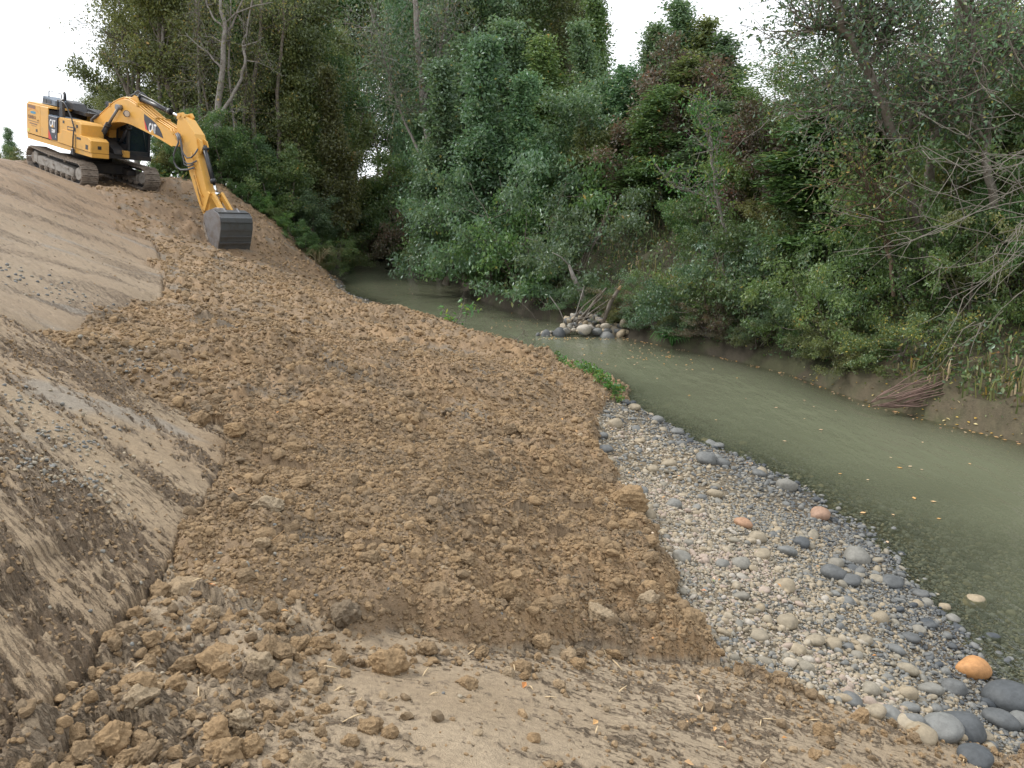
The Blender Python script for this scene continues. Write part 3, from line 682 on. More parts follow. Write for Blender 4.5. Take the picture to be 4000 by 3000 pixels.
# cobbles: u, v, width, tint, aspect
CB = [(2035, 1572, 74, .34), (1990, 1580, 56, .62), (2075, 1568, 80, .05), (2105, 1630, 60, .03), (2180, 1508, 84, .04), (2160, 1555, 60, .08), (2206, 1560, 50, .3), (1600, 1285, 36, .45), (1645, 1195, 38, .6), (1636, 1160, 38, .58), (1605, 1130, 40, .97),
      (1850, 1198, 56, .4), (1800, 1235, 50, .12), (1835, 1250, 44, .12), (1925, 1255, 46, .1), (1805, 1215, 32, .45), (1700, 1188, 40, .3), (1600, 1218, 44, .42), (1560, 1220, 30, .38), (1695, 1265, 46, .62), (1770, 1108, 44, .96), (1700, 1048, 44, .4), (1545, 1065, 34, .6),
      (1445, 1000, 34, .6), (1328, 912, 34, .6), (1300, 940, 30, .2), (1305, 967, 40, .15), (1318, 992, 28, .55), (1370, 880, 30, .6), (1420, 905, 34, .35), (1462, 930, 32, .3), (1525, 990, 50, .25), (1560, 1000, 34, .2), (1640, 1020, 34, .2), (1480, 900, 26, .4), (1410, 1015, 26, .6),
      (1455, 1088, 36, .38), (1400, 1110, 34, .6), (1585, 1170, 24, .5), (1385, 1060, 30, .35), (1300, 1395, 4, .5), (1960, 1445, 40, .55), (1900, 1335, 34, .6), (2010, 1490, 44, .4), (1935, 1400, 34, .25), (1840, 1510, 44, .2), (1740, 1440, 34, .5), (1800, 1390, 34, .6), (1870, 1385, 30, .55),
      (2060, 1480, 46, .15), (1960, 1500, 40, .62), (2040, 1310, 22, .7), (2105, 1296, 44, .66), (2060, 1335, 26, .4), (1985, 1360, 26, .45), (1760, 1380, 40, .58), (1700, 1340, 44, .58), (1640, 1370, 40, .56), (2000, 1300, 26, .42), (1970, 1560, 44, .3), (2120, 1590, 40, .6), (1920, 1540, 44, .36), (1880, 1490, 36, .5)]
for (u, v, w, t) in CB:
    if w < 10: continue
    d = ray(u, v + w * .2); p = hit(u, v + w * .2)
    if p is None: continue
    s = w / F_PX * math.hypot(p[0], p[1], 1.5 if False else 2.6) * .5 if False else w / F_PX * math.sqrt(p[0] ** 2 + p[1] ** 2 + 6) * .5
    put("cobble", ST_B, p[0], p[1], ground_z(p[0], p[1])[0], s, t, grav, .28, rot=(random.gauss(0, .15), random.gauss(0, .15), random.uniform(-.9, .9)), aspect=(1, 1, 1.15))
x, y, z, s = classes(gmask, [(650, .035, .075, 3, 13.5), (60, .06, .10, 9, 14)], lambda x, y, m: .35 + .65 * (m['dL'] < 1.2)); o_ = np.argsort(-s / np.hypot(x, y))[:235]
dl = terrain(x, y, False)[1]['dL']
for i in o_: put("cobble", ST_B, x[i], y[i], z[i], s[i], np.clip(rng.beta(1.4, 1.5) * .9 - .2 * (dl[i] < .7), 0, .95), grav, .25, rot=(random.gauss(0, .2), random.gauss(0, .2), random.uniform(0, 6.28)))
# the one orange cobble
p = hit(2102, 1452); s = 66 / F_PX * math.sqrt(p[0] ** 2 + p[1] ** 2 + 6) * .5
oc = put("cobble", ST_B, p[0], p[1], ground_z(p[0], p[1])[0], s, 1.0, None, .35, rot=(0, .1, .2), aspect=(1, .8, 1.1))
tag(oc, "large smooth orange cobble at the water's edge on the gravel bar", "stone")

# ================================================================== excavator
Y_ = simple("yellow_paint", (.70, .385, .085), .42, 0, (.42, .27, .10), .55, 2.2, 0, .45, dmin=.5)
Y_dirty = simple("muddy_yellow_paint", (.60, .33, .07), .6, 0, (.20, .14, .08), .85, 3.0, 0, .3, dmin=.42)
K_ = simple("black_paint", (.025, .028, .034), .4, 0, (.09, .08, .07), .5, 3, 0, .5)
K_soot = simple("dark_machinery", (.022, .022, .024), .7, 0, (.07, .055, .04), .6, 4)
MUD = simple("muddy_steel", (.30, .255, .21), .75, 0, (.085, .062, .045), .9, 7, .01, .4)
MUDL = simple("mud_caked_frame", (.36, .335, .30), .8, 0, (.13, .105, .08), .8, 5, .01, .3)
STEEL = simple("bucket_steel", (.135, .14, .145), .45, .5, (.10, .075, .05), .7, 2.5, 0, .5, dmin=.52)
STEELL = simple("scraped_steel", (.30, .30, .31), .42, .5, (.18, .13, .09), .6, 3.5, 0, .5)
CHROME = simple("chrome_rod", (.75, .76, .78), .15, 1.0)
RODG = simple("grey_rod", (.22, .22, .225), .4, .3)
HOSE = simple("hose_rubber", (.085, .09, .10), .5)
WHITE = simple("white_decal", (.80, .80, .80), .5); RED = simple("red_decal", (.62, .035, .04), .45); NAVY = simple("black_decal", (.022, .023, .035), .35)
BLUEP = simple("blue_decal", (.08, .28, .42), .5); GREYT = simple("grey_lettering", (.25, .15, .10), .6); ORG = simple("orange_decal", (.70, .25, .06), .5); LAMPG = simple("lamp_glass", (.55, .52, .48), .15)
GREYB = simple("grey_blue_cover", (.12, .16, .21), .45)
gm_, N, L, B = nmat("cab_glass"); GLASS = gm_
B.inputs["Base Color"].default_value = (.012, .02, .028, 1); B.inputs["Roughness"].default_value = .05; B.inputs["Specular IOR Level"].default_value = .8
# reflections of tree gaps need nothing more than a mirror-like pane

exc = empty("excavator", EXC['loc']); exc.rotation_euler = EM.to_euler()
tag(exc, "yellow tracked excavator digging with its bucket at the top of the bank", "excavator")
SW = .033
def hp(mb, name, mat, parent=None, loc=None, rot=None):
    """a part of the swinging upper body"""
    o = mb.build(name, mat, exc if parent is None else parent)
    if parent is None: o.rotation_euler = (0, 0, SW)
    return o
def text_mesh(name, s, size, mat, parent, mw, bold=.0, align='CENTER', depth=.004, xs=1.0):
    c = bpy.data.curves.new(name, 'FONT'); c.body = s; c.size = size; c.extrude = depth; c.offset = bold; c.align_x = align; c.align_y = 'CENTER'; c.resolution_u = 3
    t = bpy.data.objects.new(name, c); COL.objects.link(t); bpy.context.view_layer.update()
    dg = bpy.context.evaluated_depsgraph_get(); me = bpy.data.meshes.new_from_object(t.evaluated_get(dg)); bpy.data.objects.remove(t)
    me.transform(Matrix.Diagonal((xs, 1, 1, 1))); me.materials.clear()
    o = link_mesh(name, me, mat, parent); o.matrix_local = mw; return o
def side_mat(x, y, z, ang=0):
    """frame of a decal that faces -y: text x along +x (tilted by ang), text y up"""
    return Matrix.Translation((x, y, z)) @ Matrix.Rotation(-ang, 4, 'Y') @ Matrix.Rotation(math.pi / 2, 4, 'X')
# ---- undercarriage
mb = MB(); mb.box(-.95, 1.05, -.9, .9, .38, .80, .05); mb.prism([(-1.3, .45), (-.9, .42), (-.9, .7), (-1.3, .62)], -.95, -.6); mb.prism([(1.0, .42), (1.4, .45), (1.4, .62), (1.0, .7)], -.95, -.6)
mb.prism([(1.0, .42), (1.4, .45), (1.4, .62), (1.0, .7)], .6, .95); mb.tube([(0, 0, .75), (0, 0, 1.08)], .66, 28)
mb.build("car_body", K_soot, exc)
shoe = MB(); shoe.box(-.098, .098, -.3, .3, -.012, .012); shoe.box(-.085, -.068, -.3, .3, -.036, -.012); shoe.box(-.008, .008, -.3, .3, -.032, -.012); shoe.box(.068, .085, -.3, .3, -.036, -.012)
shoe_me = bpy.data.meshes.new("track_shoe"); shoe_me.from_pydata(shoe.v, [], shoe.f); shoe_me.materials.append(MUD)
Rr, xc, zc = .365, 1.80, .43
per = 4 * xc + 2 * math.pi * Rr; NS = 50
def track_pt(s):
    s %= per
    if s < 2 * xc: return (-xc + s, zc - Rr), 0.0                       # bottom, moving forward
    s -= 2 * xc
    if s < math.pi * Rr: a = s / Rr; return (xc + Rr * math.sin(a), zc - Rr * math.cos(a)), a
    s -= math.pi * Rr
    if s < 2 * xc: 
        x = xc - s; return (x, zc + Rr - .035 * math.cos(x / xc * math.pi / 2) * 1.2), math.pi
    s -= 2 * xc; a = s / Rr; return (-xc - Rr * math.sin(a), zc + Rr * math.cos(a)), math.pi + a
for side in (-1, 1):
    yc = side * 1.19
    links = MB()
    for dy in (-.09, .09):
        for k in range(NS):
            (x0, z0), a0 = track_pt(k * per / NS); n = (math.sin(a0), -math.cos(a0))
            (x1, z1_), a1 = track_pt((k + 1) * per / NS); n1_ = (math.sin(a1), -math.cos(a1))
            P = [(x0, z0), (x1, z1_), (x1 - n1_[0] * .10, z1_ - n1_[1] * .10), (x0 - n[0] * .10, z0 - n[1] * .10)]
            links.prism(P, yc + dy - .025, yc + dy + .025)
    tr_ = links.build("track_chain", K_soot, exc)
    for k in range(NS):
        (x0, z0), a0 = track_pt((k + .5) * per / NS)
        o = bpy.data.objects.new("track_shoe", shoe_me); COL.objects.link(o); o.parent = tr_
        n = (math.sin(a0), -math.cos(a0)); o.location = (x0 + n[0] * .025, yc, z0 + n[1] * .025); o.rotation_euler = (0, -a0, 0)
        o.scale = (.97, 1, 1 + random.uniform(0, .6))
    yo = yc + side * .24; yi = yc - side * .24
    y0_, y1_ = min(yo, yi) + .06, max(yo, yi) - .02
    fr_ = MB(); fr_.prism([(-1.5, .26), (1.38, .26), (1.42, .50), (1.25, .56), (-1.2, .60), (-1.5, .55)], yc - .21, yc + .21, .02)
    fr_.prism([(-1.75, .30), (-1.45, .28), (-1.45, .66), (-1.72, .70)], yc - .225, yc + .225, .02)
    fo = fr_.build("track_frame", MUDL, exc)
    for (xa, xb, za, zb2) in ((-.2, -.1, .40, .46), (.75, 1.05, .46, .50), (-1.0, -.7, .47, .50)):
        MB().box(xa, xb, yc + side * .20, yc + side * .235, za, zb2).build("frame_bracket", MUD, fo)
    for k in range(7):
        MB().tube([(-1.25 + k * .42, yc - .20, .185), (-1.25 + k * .42, yc + .20, .185)], .10, 14).tube([(-1.25 + k * .42, yc - .225, .185), (-1.25 + k * .42, yc + .225, .185)], .05, 10).build("track_roller", MUD, exc)
    for k in (-.7, .55): MB().tube([(k, yc - .15, .70), (k, yc + .15, .70)], .065, 12).build("carrier_roller", MUD, exc)
    idl = MB().tube([(xc, yc - .05, zc), (xc, yc + .05, zc)], .30, 28).tube([(xc, yc - .20, zc), (xc, yc + .20, zc)], .235, 26).build("idler_wheel", MUD, exc)
    MB().tube([(xc, yc - .232, zc), (xc, yc + .232, zc)], .215, 28).tube([(xc, yc - .245, zc), (xc, yc + .245, zc)], .07, 12).build("wheel_hub", MUDL, idl)
    spk = MB()
    for k in range(22):
        a = k / 22 * 2 * math.pi
        spk.prism([(-xc + math.cos(a - .09) * .27, zc + math.sin(a - .09) * .27), (-xc + math.cos(a + .09) * .27, zc + math.sin(a + .09) * .27), (-xc + math.cos(a + .04) * .34, zc + math.sin(a + .04) * .34), (-xc + math.cos(a - .04) * .34, zc + math.sin(a - .04) * .34)], yc - .03, yc + .03)
    spk.tube([(-xc, yc - .04, zc), (-xc, yc + .04, zc)], .29, 24).tube([(-xc, yc - .2, zc), (-xc, yc + .22, zc)], .20, 20)
    spk.build("drive_sprocket", MUD, exc)
# mud lying on the top runs
for side in (-1, 1):
    md_ = MB()
    for k in range(26):
        x = random.uniform(-1.2, 1.9); y = side * 1.19 + random.uniform(-.25, .25); s_ = random.uniform(.03, .08)
        md_.add([(x + s_ * random.uniform(.7, 1.3) * math.cos(t) * (1 - .4 * h), y + s_ * math.sin(t) * (1 - .4 * h), .80 + h * s_ * .6) for h in (0, 1) for t in np.arange(6) * 1.047], [(i, (i + 1) % 6, 6 + (i + 1) % 6, 6 + i) for i in range(6)] + [tuple(range(6, 12))])
    tag(md_.build("caked_mud", simple("caked_mud", (.16, .115, .075), .9), exc), kind='stuff')
# ---- upper body
hp(MB().prism([(-2.46, 1.07), (1.05, 1.12), (1.05, 1.27), (-2.46, 1.26)], -1.27, 1.27, .02), "platform", Y_)
hp(MB().prism([(1.05, 1.10), (2.26, 1.12), (2.26, 1.27), (1.05, 1.27)], -1.27, -.62, .02), "front_step_frame", Y_)
hp(MB().prism([(1.05, 1.08), (1.85, 1.10), (1.85, 1.27), (1.05, 1.27)], -.55, 1.27, .01), "front_platform", K_soot)
cw = []
n_ = 14
for lev, (ins, z) in enumerate([(.10, 1.06), (0, 1.14), (0, 2.15), (.06, 2.30), (.22, 2.40)]):
    row = [(-2.44, -1.27 + ins * .4, z)]
    for k in range(n_ + 1):
        a = math.pi / 2 + math.pi * k / n_
        yy = -1.27 * math.cos(math.pi * k / n_); xx = -2.44 - (.34 - ins) * (1 - abs(math.cos(math.pi * k / n_)) ** 3) ** .5
        row.append((xx, yy * (1 - ins * .25), z))
    row.append((-2.44, 1.27 - ins * .4, z)); cw.append(row)
mb = MB(); m_ = len(cw[0]); V = [p for r_ in cw for p in r_]
Fs = [(k * m_ + i, k * m_ + i + 1, (k + 1) * m_ + i + 1, (k + 1) * m_ + i) for k in range(4) for i in range(m_ - 1)] + [tuple(range(m_))[::-1], tuple(4 * m_ + i for i in range(m_))]
mb.add(V, Fs); hp(mb, "counterweight", Y_)
def door(x0, x1, z0a, z0b, z1a, z1b): return MB().prism([(x0, z0a), (x1, z0b), (x1, z1b), (x0, z1a)], -1.295, -1.26, .012)
d1 = hp(door(-2.43, -1.40, 1.285, 1.30, 2.40, 2.42), "side_door", Y_)
d2 = hp(door(-1.385, -.79, 1.30, 1.31, 2.42, 2.44), "side_door", Y_)
hp(MB().box(-2.43, -.74, -1.255, 1.24, 1.27, 2.36), "engine_bay", K_soot)
hp(MB().prism([(-2.44, 2.37), (-.68, 2.42), (-.70, 2.49), (-2.36, 2.47)], -1.27, -.45, .02), "hood_edge", Y_)
hp(MB().prism([(-2.30, 2.37), (.20, 2.37), (.20, 2.50), (-2.25, 2.50)], -.44, 1.26, .03), "hood", K_)
MB().box(-2.32, -1.75, -1.301, -1.296, 2.25, 2.37).build("decal_strip", GREYT, d1)
hp(MB().prism([(-1.98, 2.47), (-.95, 2.52), (-.95, 2.70), (-1.90, 2.78)], -.95, -.30, .03), "air_cleaner_housing", GREYB)
for k in range(2): hp(MB().box(-1.88 + k * .34, -1.60 + k * .34, -.965, -.952, 2.55, 2.68), "intake_grille", K_)
hp(MB().tube([(-1.35, -.4, 2.7), (-1.35, -.4, 2.95), (-1.42, -.4, 3.02)], [.06, .05, .055], 12), "exhaust_pipe", K_)
hp(MB().prism([(-1.05, 2.50), (-.2, 2.50), (-.35, 2.75), (-.9, 2.80)], -.6, -.1, .04), "filter_box", K_)
# far-side cowling: yellow below, black lid above
hp(MB().box(-.72, .18, .40, 1.25, 1.27, 2.36), "left_side_box", Y_)
hp(MB().prism([(-.70, 1.27), (.95, 1.27), (.95, 2.28), (-.70, 2.34)], .10, .38, .01), "centre_wall", Y_)
hp(MB().prism([(-.72, 2.36), (.98, 2.30), (.98, 2.46), (-.72, 2.60)], .12, .60, .02), "cowling_lid", K_)
dp = hp(MB().prism([(-.76, 1.30), (-.12, 1.34), (-.12, 2.17), (-.76, 2.16)], -1.300, -1.24, .01), "decal_panel", NAVY)
hp(MB().box(-.78, -.10, -1.25, -.4, 1.27, 2.15), "tank_shell", Y_)
hp(MB().prism([(-.78, 2.15), (-.10, 2.17), (-.12, 2.21), (-.74, 2.20)], -1.29, -.4, .01), "panel_cap", GREYB)
MB().add([(-.757, -1.302, 1.66), (-.757, -1.302, 1.305), (-.50, -1.302, 1.32), (-.56, -1.302, 1.42), (-.66, -1.302, 1.55)], [(0, 1, 2, 3, 4)]).build("red_stripe", RED, dp)
def cat_logo(parent, M0, h, xs=.62):
    text_mesh("lettering", "CAT", h, WHITE, parent, M0, h * .030, xs=xs * 1.0)
    t = MB().add([(-.24 * h, -.36 * h, .007), (.30 * h, -.36 * h, .007), (.03 * h, -.02 * h, .007)], [(0, 1, 2)]).build("triangle_mark", Y_, parent); t.matrix_local = M0
cat_logo(dp, side_mat(-.45, -1.304, 1.90, .02), .36, .58)
text_mesh("lettering", "320F", .165, WHITE, dp, side_mat(-.38, -1.304, 1.64, .02), .007, xs=.80)
text_mesh("lettering", "L", .12, WHITE, dp, side_mat(-.22, -1.304, 1.46, .02), .003, xs=.7)
# owner's lettering on the rear door
text_mesh("lettering", "CUNIELO", .17, GREYT, d1, side_mat(-2.03, -1.299, 1.92, .03), .004, xs=.84)
text_mesh("lettering", "s.r.l.", .09, GREYT, d1, side_mat(-1.55, -1.299, 1.86, .03), .001)
MB().box(-2.33, -1.48, -1.300, -1.296, 1.765, 1.79).box(-2.2, -1.62, -1.300, -1.296, 1.67, 1.71).box(-2.1, -1.7, -1.300, -1.296, 1.61, 1.625).build("small_print", GREYT, d1)
arc = MB(); 
V = [(-2.33 + .80 * t, -1.300, 2.06 + .17 * math.sin(math.pi * (t * .75 + .1)) + w * .03) for t in np.linspace(0, 1, 12) for w in (0, 1)]
arc.add(V, [(2 * i, 2 * i + 1, 2 * i + 3, 2 * i + 2) for i in range(11)]); arc.build("logo_arc", ORG, d1)
V = [(-1.92 + .22 * math.cos(a), -1.301, 2.105 + .05 * math.sin(a) + .01 * math.cos(a)) for a in np.linspace(0, 6.28, 17)[:-1]]
MB().add(V, [tuple(range(16))]).build("logo_mark", BLUEP, d1)
MB().box(-2.38, -2.22, -1.301, -1.297, 1.35, 1.46).build("warning_label", simple("label_yellow", (.70, .62, .15), .5), d1)
MB().box(-1.72, -1.60, -1.303, -1.297, 1.42, 1.52).build("door_latch", K_, d1)
# hydraulic tank block and tool box
tk = hp(MB().prism([(-.06, 1.62), (1.52, 1.66), (1.52, 2.17), (1.40, 2.24), (-.06, 2.20)], -1.26, -.42, .03), "hydraulic_tank", Y_)
MB().prism([(.55, 1.84), (1.12, 1.86), (1.12, 1.99), (.55, 1.97)], -1.272, -1.25, .008).build("tank_recess", K_, tk)
MB().prism([(.60, 1.87), (1.07, 1.89), (1.07, 1.955), (.60, 1.935)], -1.28, -1.262, .004).build("recess_panel", Y_, tk)
for (a, b) in ((.22, 2.08), (1.18, 2.06)): MB().box(a, a + .11, -1.27, -1.25, b - .05, b + .05).build("tank_button", K_, tk)
tb = hp(MB().prism([(-.10, 1.285), (2.25, 1.285), (2.25, 1.70), (2.05, 1.78), (.25, 1.80), (.15, 1.64), (-.10, 1.62)], -1.30, -.62, .025), "tool_box", Y_)
MB().box(2.18, 2.262, -1.05, -.92, 1.42, 1.54).build("box_vent", K_, tb)
MB().box(1.2, 1.24, -1.306, -1.29, 1.30, 1.76).build("lid_gap", K_, tb)
MB().box(1.9, 2.06, -1.308, -1.29, 1.36, 1.52).build("round_badge", K_, tb)
MB().box(1.28, 1.56, -1.308, -1.29, 1.62, 1.70).build("dark_patch", K_, tb)
# rails and mirror
hp(MB().tube([(-1.74, -.8, 2.5), (-1.74, -.8, 2.97), (-1.70, -.8, 3.0), (-.85, -.8, 2.99), (-.81, -.8, 2.95), (-.81, -.8, 2.5)], .018, 8), "roof_rail", K_)
hp(MB().tube([(-.25, -1.2, 2.15), (-.25, -1.2, 2.72), (-.1, -1.28, 2.80), (.18, -1.3, 2.80), (.40, -1.3, 2.78), (.54, -1.3, 2.68), (.9, -1.3, 2.32), (1.13, -1.32, 2.0), (1.10, -1.34, 1.6), (1.08, -1.34, 1.10)], .024, 8), "handrail", K_)
hp(MB().prism([(-.42, 2.2), (-.12, 2.2), (-.16, 2.85), (-.32, 2.85)], -1.1, -1.0, .02), "mirror", K_)
hp(MB().prism([(.98, 1.03), (1.2, 1.03), (1.14, 1.24), (1.04, 1.24)], -1.38, -1.30, .01), "rail_bracket", K_)
# cab
cab = hp(MB().box(.16, 1.72, .36, .44, 1.27, 1.62).box(.16, .24, .36, 1.27, 1.27, 2.9).box(1.66, 1.76, .36, .44, 1.27, 2.9).box(1.66, 1.76, 1.19, 1.27, 1.27, 2.9).box(.9, .98, .36, .44, 1.27, 2.9).box(.16, 1.72, 1.2, 1.27, 1.27, 1.8).box(1.68, 1.76, .36, 1.27, 1.27, 1.42).box(.16, 1.76, .36, .44, 2.82, 2.92).box(1.66, 1.76, .36, 1.27, 2.82, 2.92).box(.16, 1.76, .36, 1.27, 1.2, 1.28), "cab_frame", K_)
MB().prism([(.12, 2.92), (1.86, 2.90), (1.80, 3.0), (.18, 3.02)], .34, 1.29, .03).build("cab_roof", K_, cab)
MB().box(1.70, 1.715, .44, 1.19, 1.42, 2.82).build("windscreen", GLASS, cab)
MB().box(.24, .9, .39, .40, 1.62, 2.82).build("side_window", GLASS, cab); MB().box(.98, 1.66, .39, .40, 1.62, 2.82).build("side_window", GLASS, cab)
MB().box(.24, 1.66, 1.225, 1.235, 1.8, 2.82).build("side_window", GLASS, cab)
MB().prism([(.5, 1.3), (1.0, 1.3), (1.0, 1.75), (.62, 1.8), (.55, 2.45), (.42, 2.45)], .6, 1.05, .03).build("seat", K_, cab)
MB().tube([(1.765, 1.1, 1.5), (1.79, .95, 2.2)], .012, 6).build("wiper", K_, cab)
MB().box(1.78, 1.95, .1, .34, 1.18, 1.42, .01).build("front_yellow_box", Y_dirty, exc).rotation_euler = (0, 0, SW)
hp(MB().prism([(.35, 1.27), (1.3, 1.27), (1.15, 1.5), (.75, 2.05), (.0, 2.05), (.0, 1.27)], -.36, -.24, .01).prism([(.35, 1.27), (1.3, 1.27), (1.15, 1.5), (.75, 2.05), (.0, 2.05), (.0, 1.27)], .24, .36, .01), "boom_bracket", K_soot)
hp(MB().prism([(.2, 1.27), (1.9, 1.27), (1.8, 1.42), (1.0, 1.75), (.2, 1.9)], -.22, .22, .02), "valve_bank", K_soot)
# ---- boom
TH_B, TH_S = .131, -.898
foot = Vector((.25, 0, 1.75))
boom_up = [(.04, .38), (.61, .61), (1.26, .90), (1.71, 1.11), (2.11, 1.22), (2.42, 1.27), (2.73, 1.24), (3.13, 1.10), (3.6, .88), (4.13, .63), (4.74, .42), (5.3, .22), (5.73, .10), (5.84, -.05)]
boom_lo = [(5.80, -.22), (5.70, -.29), (5.37, -.29), (4.85, -.12), (4.24, .06), (3.62, .22), (2.99, .38), (2.64, .45), (2.32, .48), (1.98, .48), (1.64, .45), (1.11, .33), (.56, .15), (.1, -.05), (-.12, -.08), (-.17, .08), (-.1, .28)]
boom = MB().prism(boom_up + boom_lo, -.27, .27, .012).build("boom", Y_, exc)
boom.matrix_local = Matrix.Rotation(SW, 4, 'Z') @ Matrix.Translation(foot) @ Matrix.Rotation(-TH_B, 4, 'Y')
# flange strips along the lower edge
fl = MB()
for k in range(3, 14):
    (xa, za), (xb, zb_) = boom_lo[k - 1], boom_lo[k]
    fl.prism([(xb, zb_ - .025), (xa, za - .025), (xa, za + .012), (xb, zb_ + .012)], -.30, -.274)
fl.build("edge_flange", Y_, boom)
dc = MB().prism([(3.71, .76), (4.10, .60), (4.42, .44), (4.64, .26), (4.76, .10), (4.83, -.05), (4.55, .03), (4.0, .17), (3.80, .23), (3.70, .55)][::-1], -.277, -.272).build("black_decal", NAVY, boom)
MB().add([(3.70, -.279, .58), (3.71, -.279, .50), (3.76, -.279, .235), (3.89, -.279, .195), (3.80, -.279, .40)], [(0, 1, 2, 3, 4)]).build("red_stripe", RED, dc)
cat_logo(dc, side_mat(4.20, -.281, .26, -.14), .42, .55)
for k, (yy, dz) in enumerate([(-.24, .05), (-.14, .07), (.14, .07), (.24, .05), (0.0, .09)]):
    pts = [(x, yy, z + dz) for (x, z) in boom_up[1:12]] + [(5.45, yy - .12, .24), (5.62, yy - .14, .08)]
    MB().tube(pts, .021, 7).build("hydraulic_pipe", Y_, boom)
for x in (1.5, 3.3, 4.4):
    zz = np.interp(x, [p[0] for p in boom_up[:13]], [p[1] for p in boom_up[:13]])
    MB().box(x - .05, x + .05, -.29, .29, zz - .02, zz + .11, .01).build("pipe_clamp", Y_dirty, boom)
lamp = MB().tube([(2.72, -.30, .76), (2.72, -.36, .76)], .03, 8).tube([(2.66, -.40, .74), (2.80, -.40, .74)], [.05, .115], 18).tube([(2.80, -.40, .74), (2.83, -.40, .74)], .118, 18).build("work_lamp", K_, boom)
MB().tube([(2.83, -.40, .74), (2.836, -.40, .74)], .10, 18).build("lamp_lens", LAMPG, lamp)
inv = boom.matrix_local.inverted()
for s in (-1, 1):
    a = Vector((2.27, s * .37, .96)); b = Vector(inv @ (Matrix.Rotation(SW, 4, 'Z') @ Vector((1.75, s * .45, 2.30)))); c = Vector(inv @ (Matrix.Rotation(SW, 4, 'Z') @ Vector((.98, s * .45, 1.36))))
    a = a.copy(); b.y = s * .40; c.y = s * .42
    cy = MB().tube([b, c], .085, 14).tube([b + (a - b).normalized() * .02, b - (a - b).normalized() * .1], .105, 14).build("boom_cylinder", K_, boom)
    MB().tube([a, b], .052, 12).tube([(a.x, s * .28, a.z), (a.x, s * .47, a.z)], .10, 16).build("cylinder_rod", RODG, cy)
    MB().tube([b + Vector((.02, s * .09, .05)), (b + c) / 2 + Vector((.08, s * .1, .06)), c + Vector((.1, s * .08, .1))], .022, 6).build("cylinder_hose", HOSE, cy)
# stick cylinder on top of the boom
p0 = Vector((2.98, 0, 1.33)); p1 = Vector((4.92, 0, .86)); p2 = Vector((5.36, 0, .72))
MB().prism([(2.6, 1.2), (3.3, 1.0), (3.08, 1.36), (2.92, 1.40)], -.16, -.11).prism([(2.6, 1.2), (3.3, 1.0), (3.08, 1.36), (2.92, 1.40)], .11, .16).build("cylinder_bracket", Y_, boom)
sc_ = MB().tube([p0, p1], .088, 16).tube([p1 - (p1 - p0).normalized() * .14, p1], .112, 16).tube([p0, p0 + (p1 - p0).normalized() * .15], .11, 16).build("stick_cylinder", K_, boom)
MB().tube([p0 + Vector((.2, -.06, .12)), p0 + Vector((1.0, -.06, -.10)), p1 + Vector((-.25, -.06, .12))], .02, 6).build("cylinder_pipe", RODG, sc_)
MB().tube([p1, p2], .05, 14).build("cylinder_rod", CHROME, sc_)
for (xx, zz, r_) in ((2.72, 1.40, .15), (2.95, 1.50, .12), (3.2, 1.44, .10)):
    MB().tube([(xx - r_, -.1, zz - .12), (xx - r_ * .5, -.08, zz + .02), (xx, 0, zz + .08), (xx + r_, .06, zz - .02), (xx + r_ * 1.6, .1, zz - .12)], .026, 7).build("hydraulic_hose", HOSE, boom)
for yy in (-.3, -.24, .26): MB().tube([(.70, yy, .72), (.40, yy - .10, .52), (.42, yy - .12, .22), (.20, yy - .12, .12), (.0, yy - .1, .28)], .034, 8).build("hydraulic_hose", HOSE, boom)
# ---- stick
tipv = foot + Vector((5.7 * math.cos(TH_B), 0, 5.7 * math.sin(TH_B)))
SM = Matrix.Rotation(SW, 4, 'Z') @ Matrix.Translation(tipv) @ Matrix.Rotation(-TH_S, 4, 'Y')
side = [(-.60, .26), (-.45, .08), (-.13, -.10), (.5, -.12), (1.2, -.17), (1.9, -.22), (2.5, -.26), (2.92, -.22), (3.04, -.02), (2.95, .14), (2.5, .30), (1.8, .42), (1.05, .54), (.75, .70), (.31, .80), (-.36, .60), (-.57, .45)]
stick = MB().prism(side, -.20, .20, .012).build("stick", Y_, exc); stick.matrix_local = SM
MB().prism([(-.75, .30), (-.62, .18), (-.40, .40), (-.45, .62), (-.62, .60)], -.20, -.13, .01).prism([(-.75, .30), (-.62, .18), (-.40, .40), (-.45, .62), (-.62, .60)], .13, .20, .01).tube([(-.62, -.22, .42), (-.62, .22, .42)], .055, 12).build("cylinder_lug", Y_, stick)
MB().tube([(0, -.33, 0), (0, .33, 0)], .10, 18).build("pivot_pin", Y_dirty, stick)
MB().prism([(.40, .74), (1.0, .52), (.86, .84), (.62, .90)], -.13, -.08).prism([(.40, .74), (1.0, .52), (.86, .84), (.62, .90)], .08, .13).build("cylinder_bracket", Y_, stick)
q0 = Vector((.74, 0, .78)); q1 = Vector((2.02, 0, .60)); q2 = Vector((2.42, 0, .56))
bc = MB().tube([q0, q1], .078, 16).tube([q1 - (q1 - q0).normalized() * .13, q1], .10, 16).tube([q0, q0 + (q1 - q0).normalized() * .12], .10, 16).tube([(.85, -.12, .82), (.85, .12, .82)], .05, 10).build("bucket_cylinder", K_, stick)
MB().tube([q1, q2], .046, 14).tube([(2.42, -.17, .56), (2.42, .17, .56)], .07, 14).build("cylinder_rod", CHROME, bc)
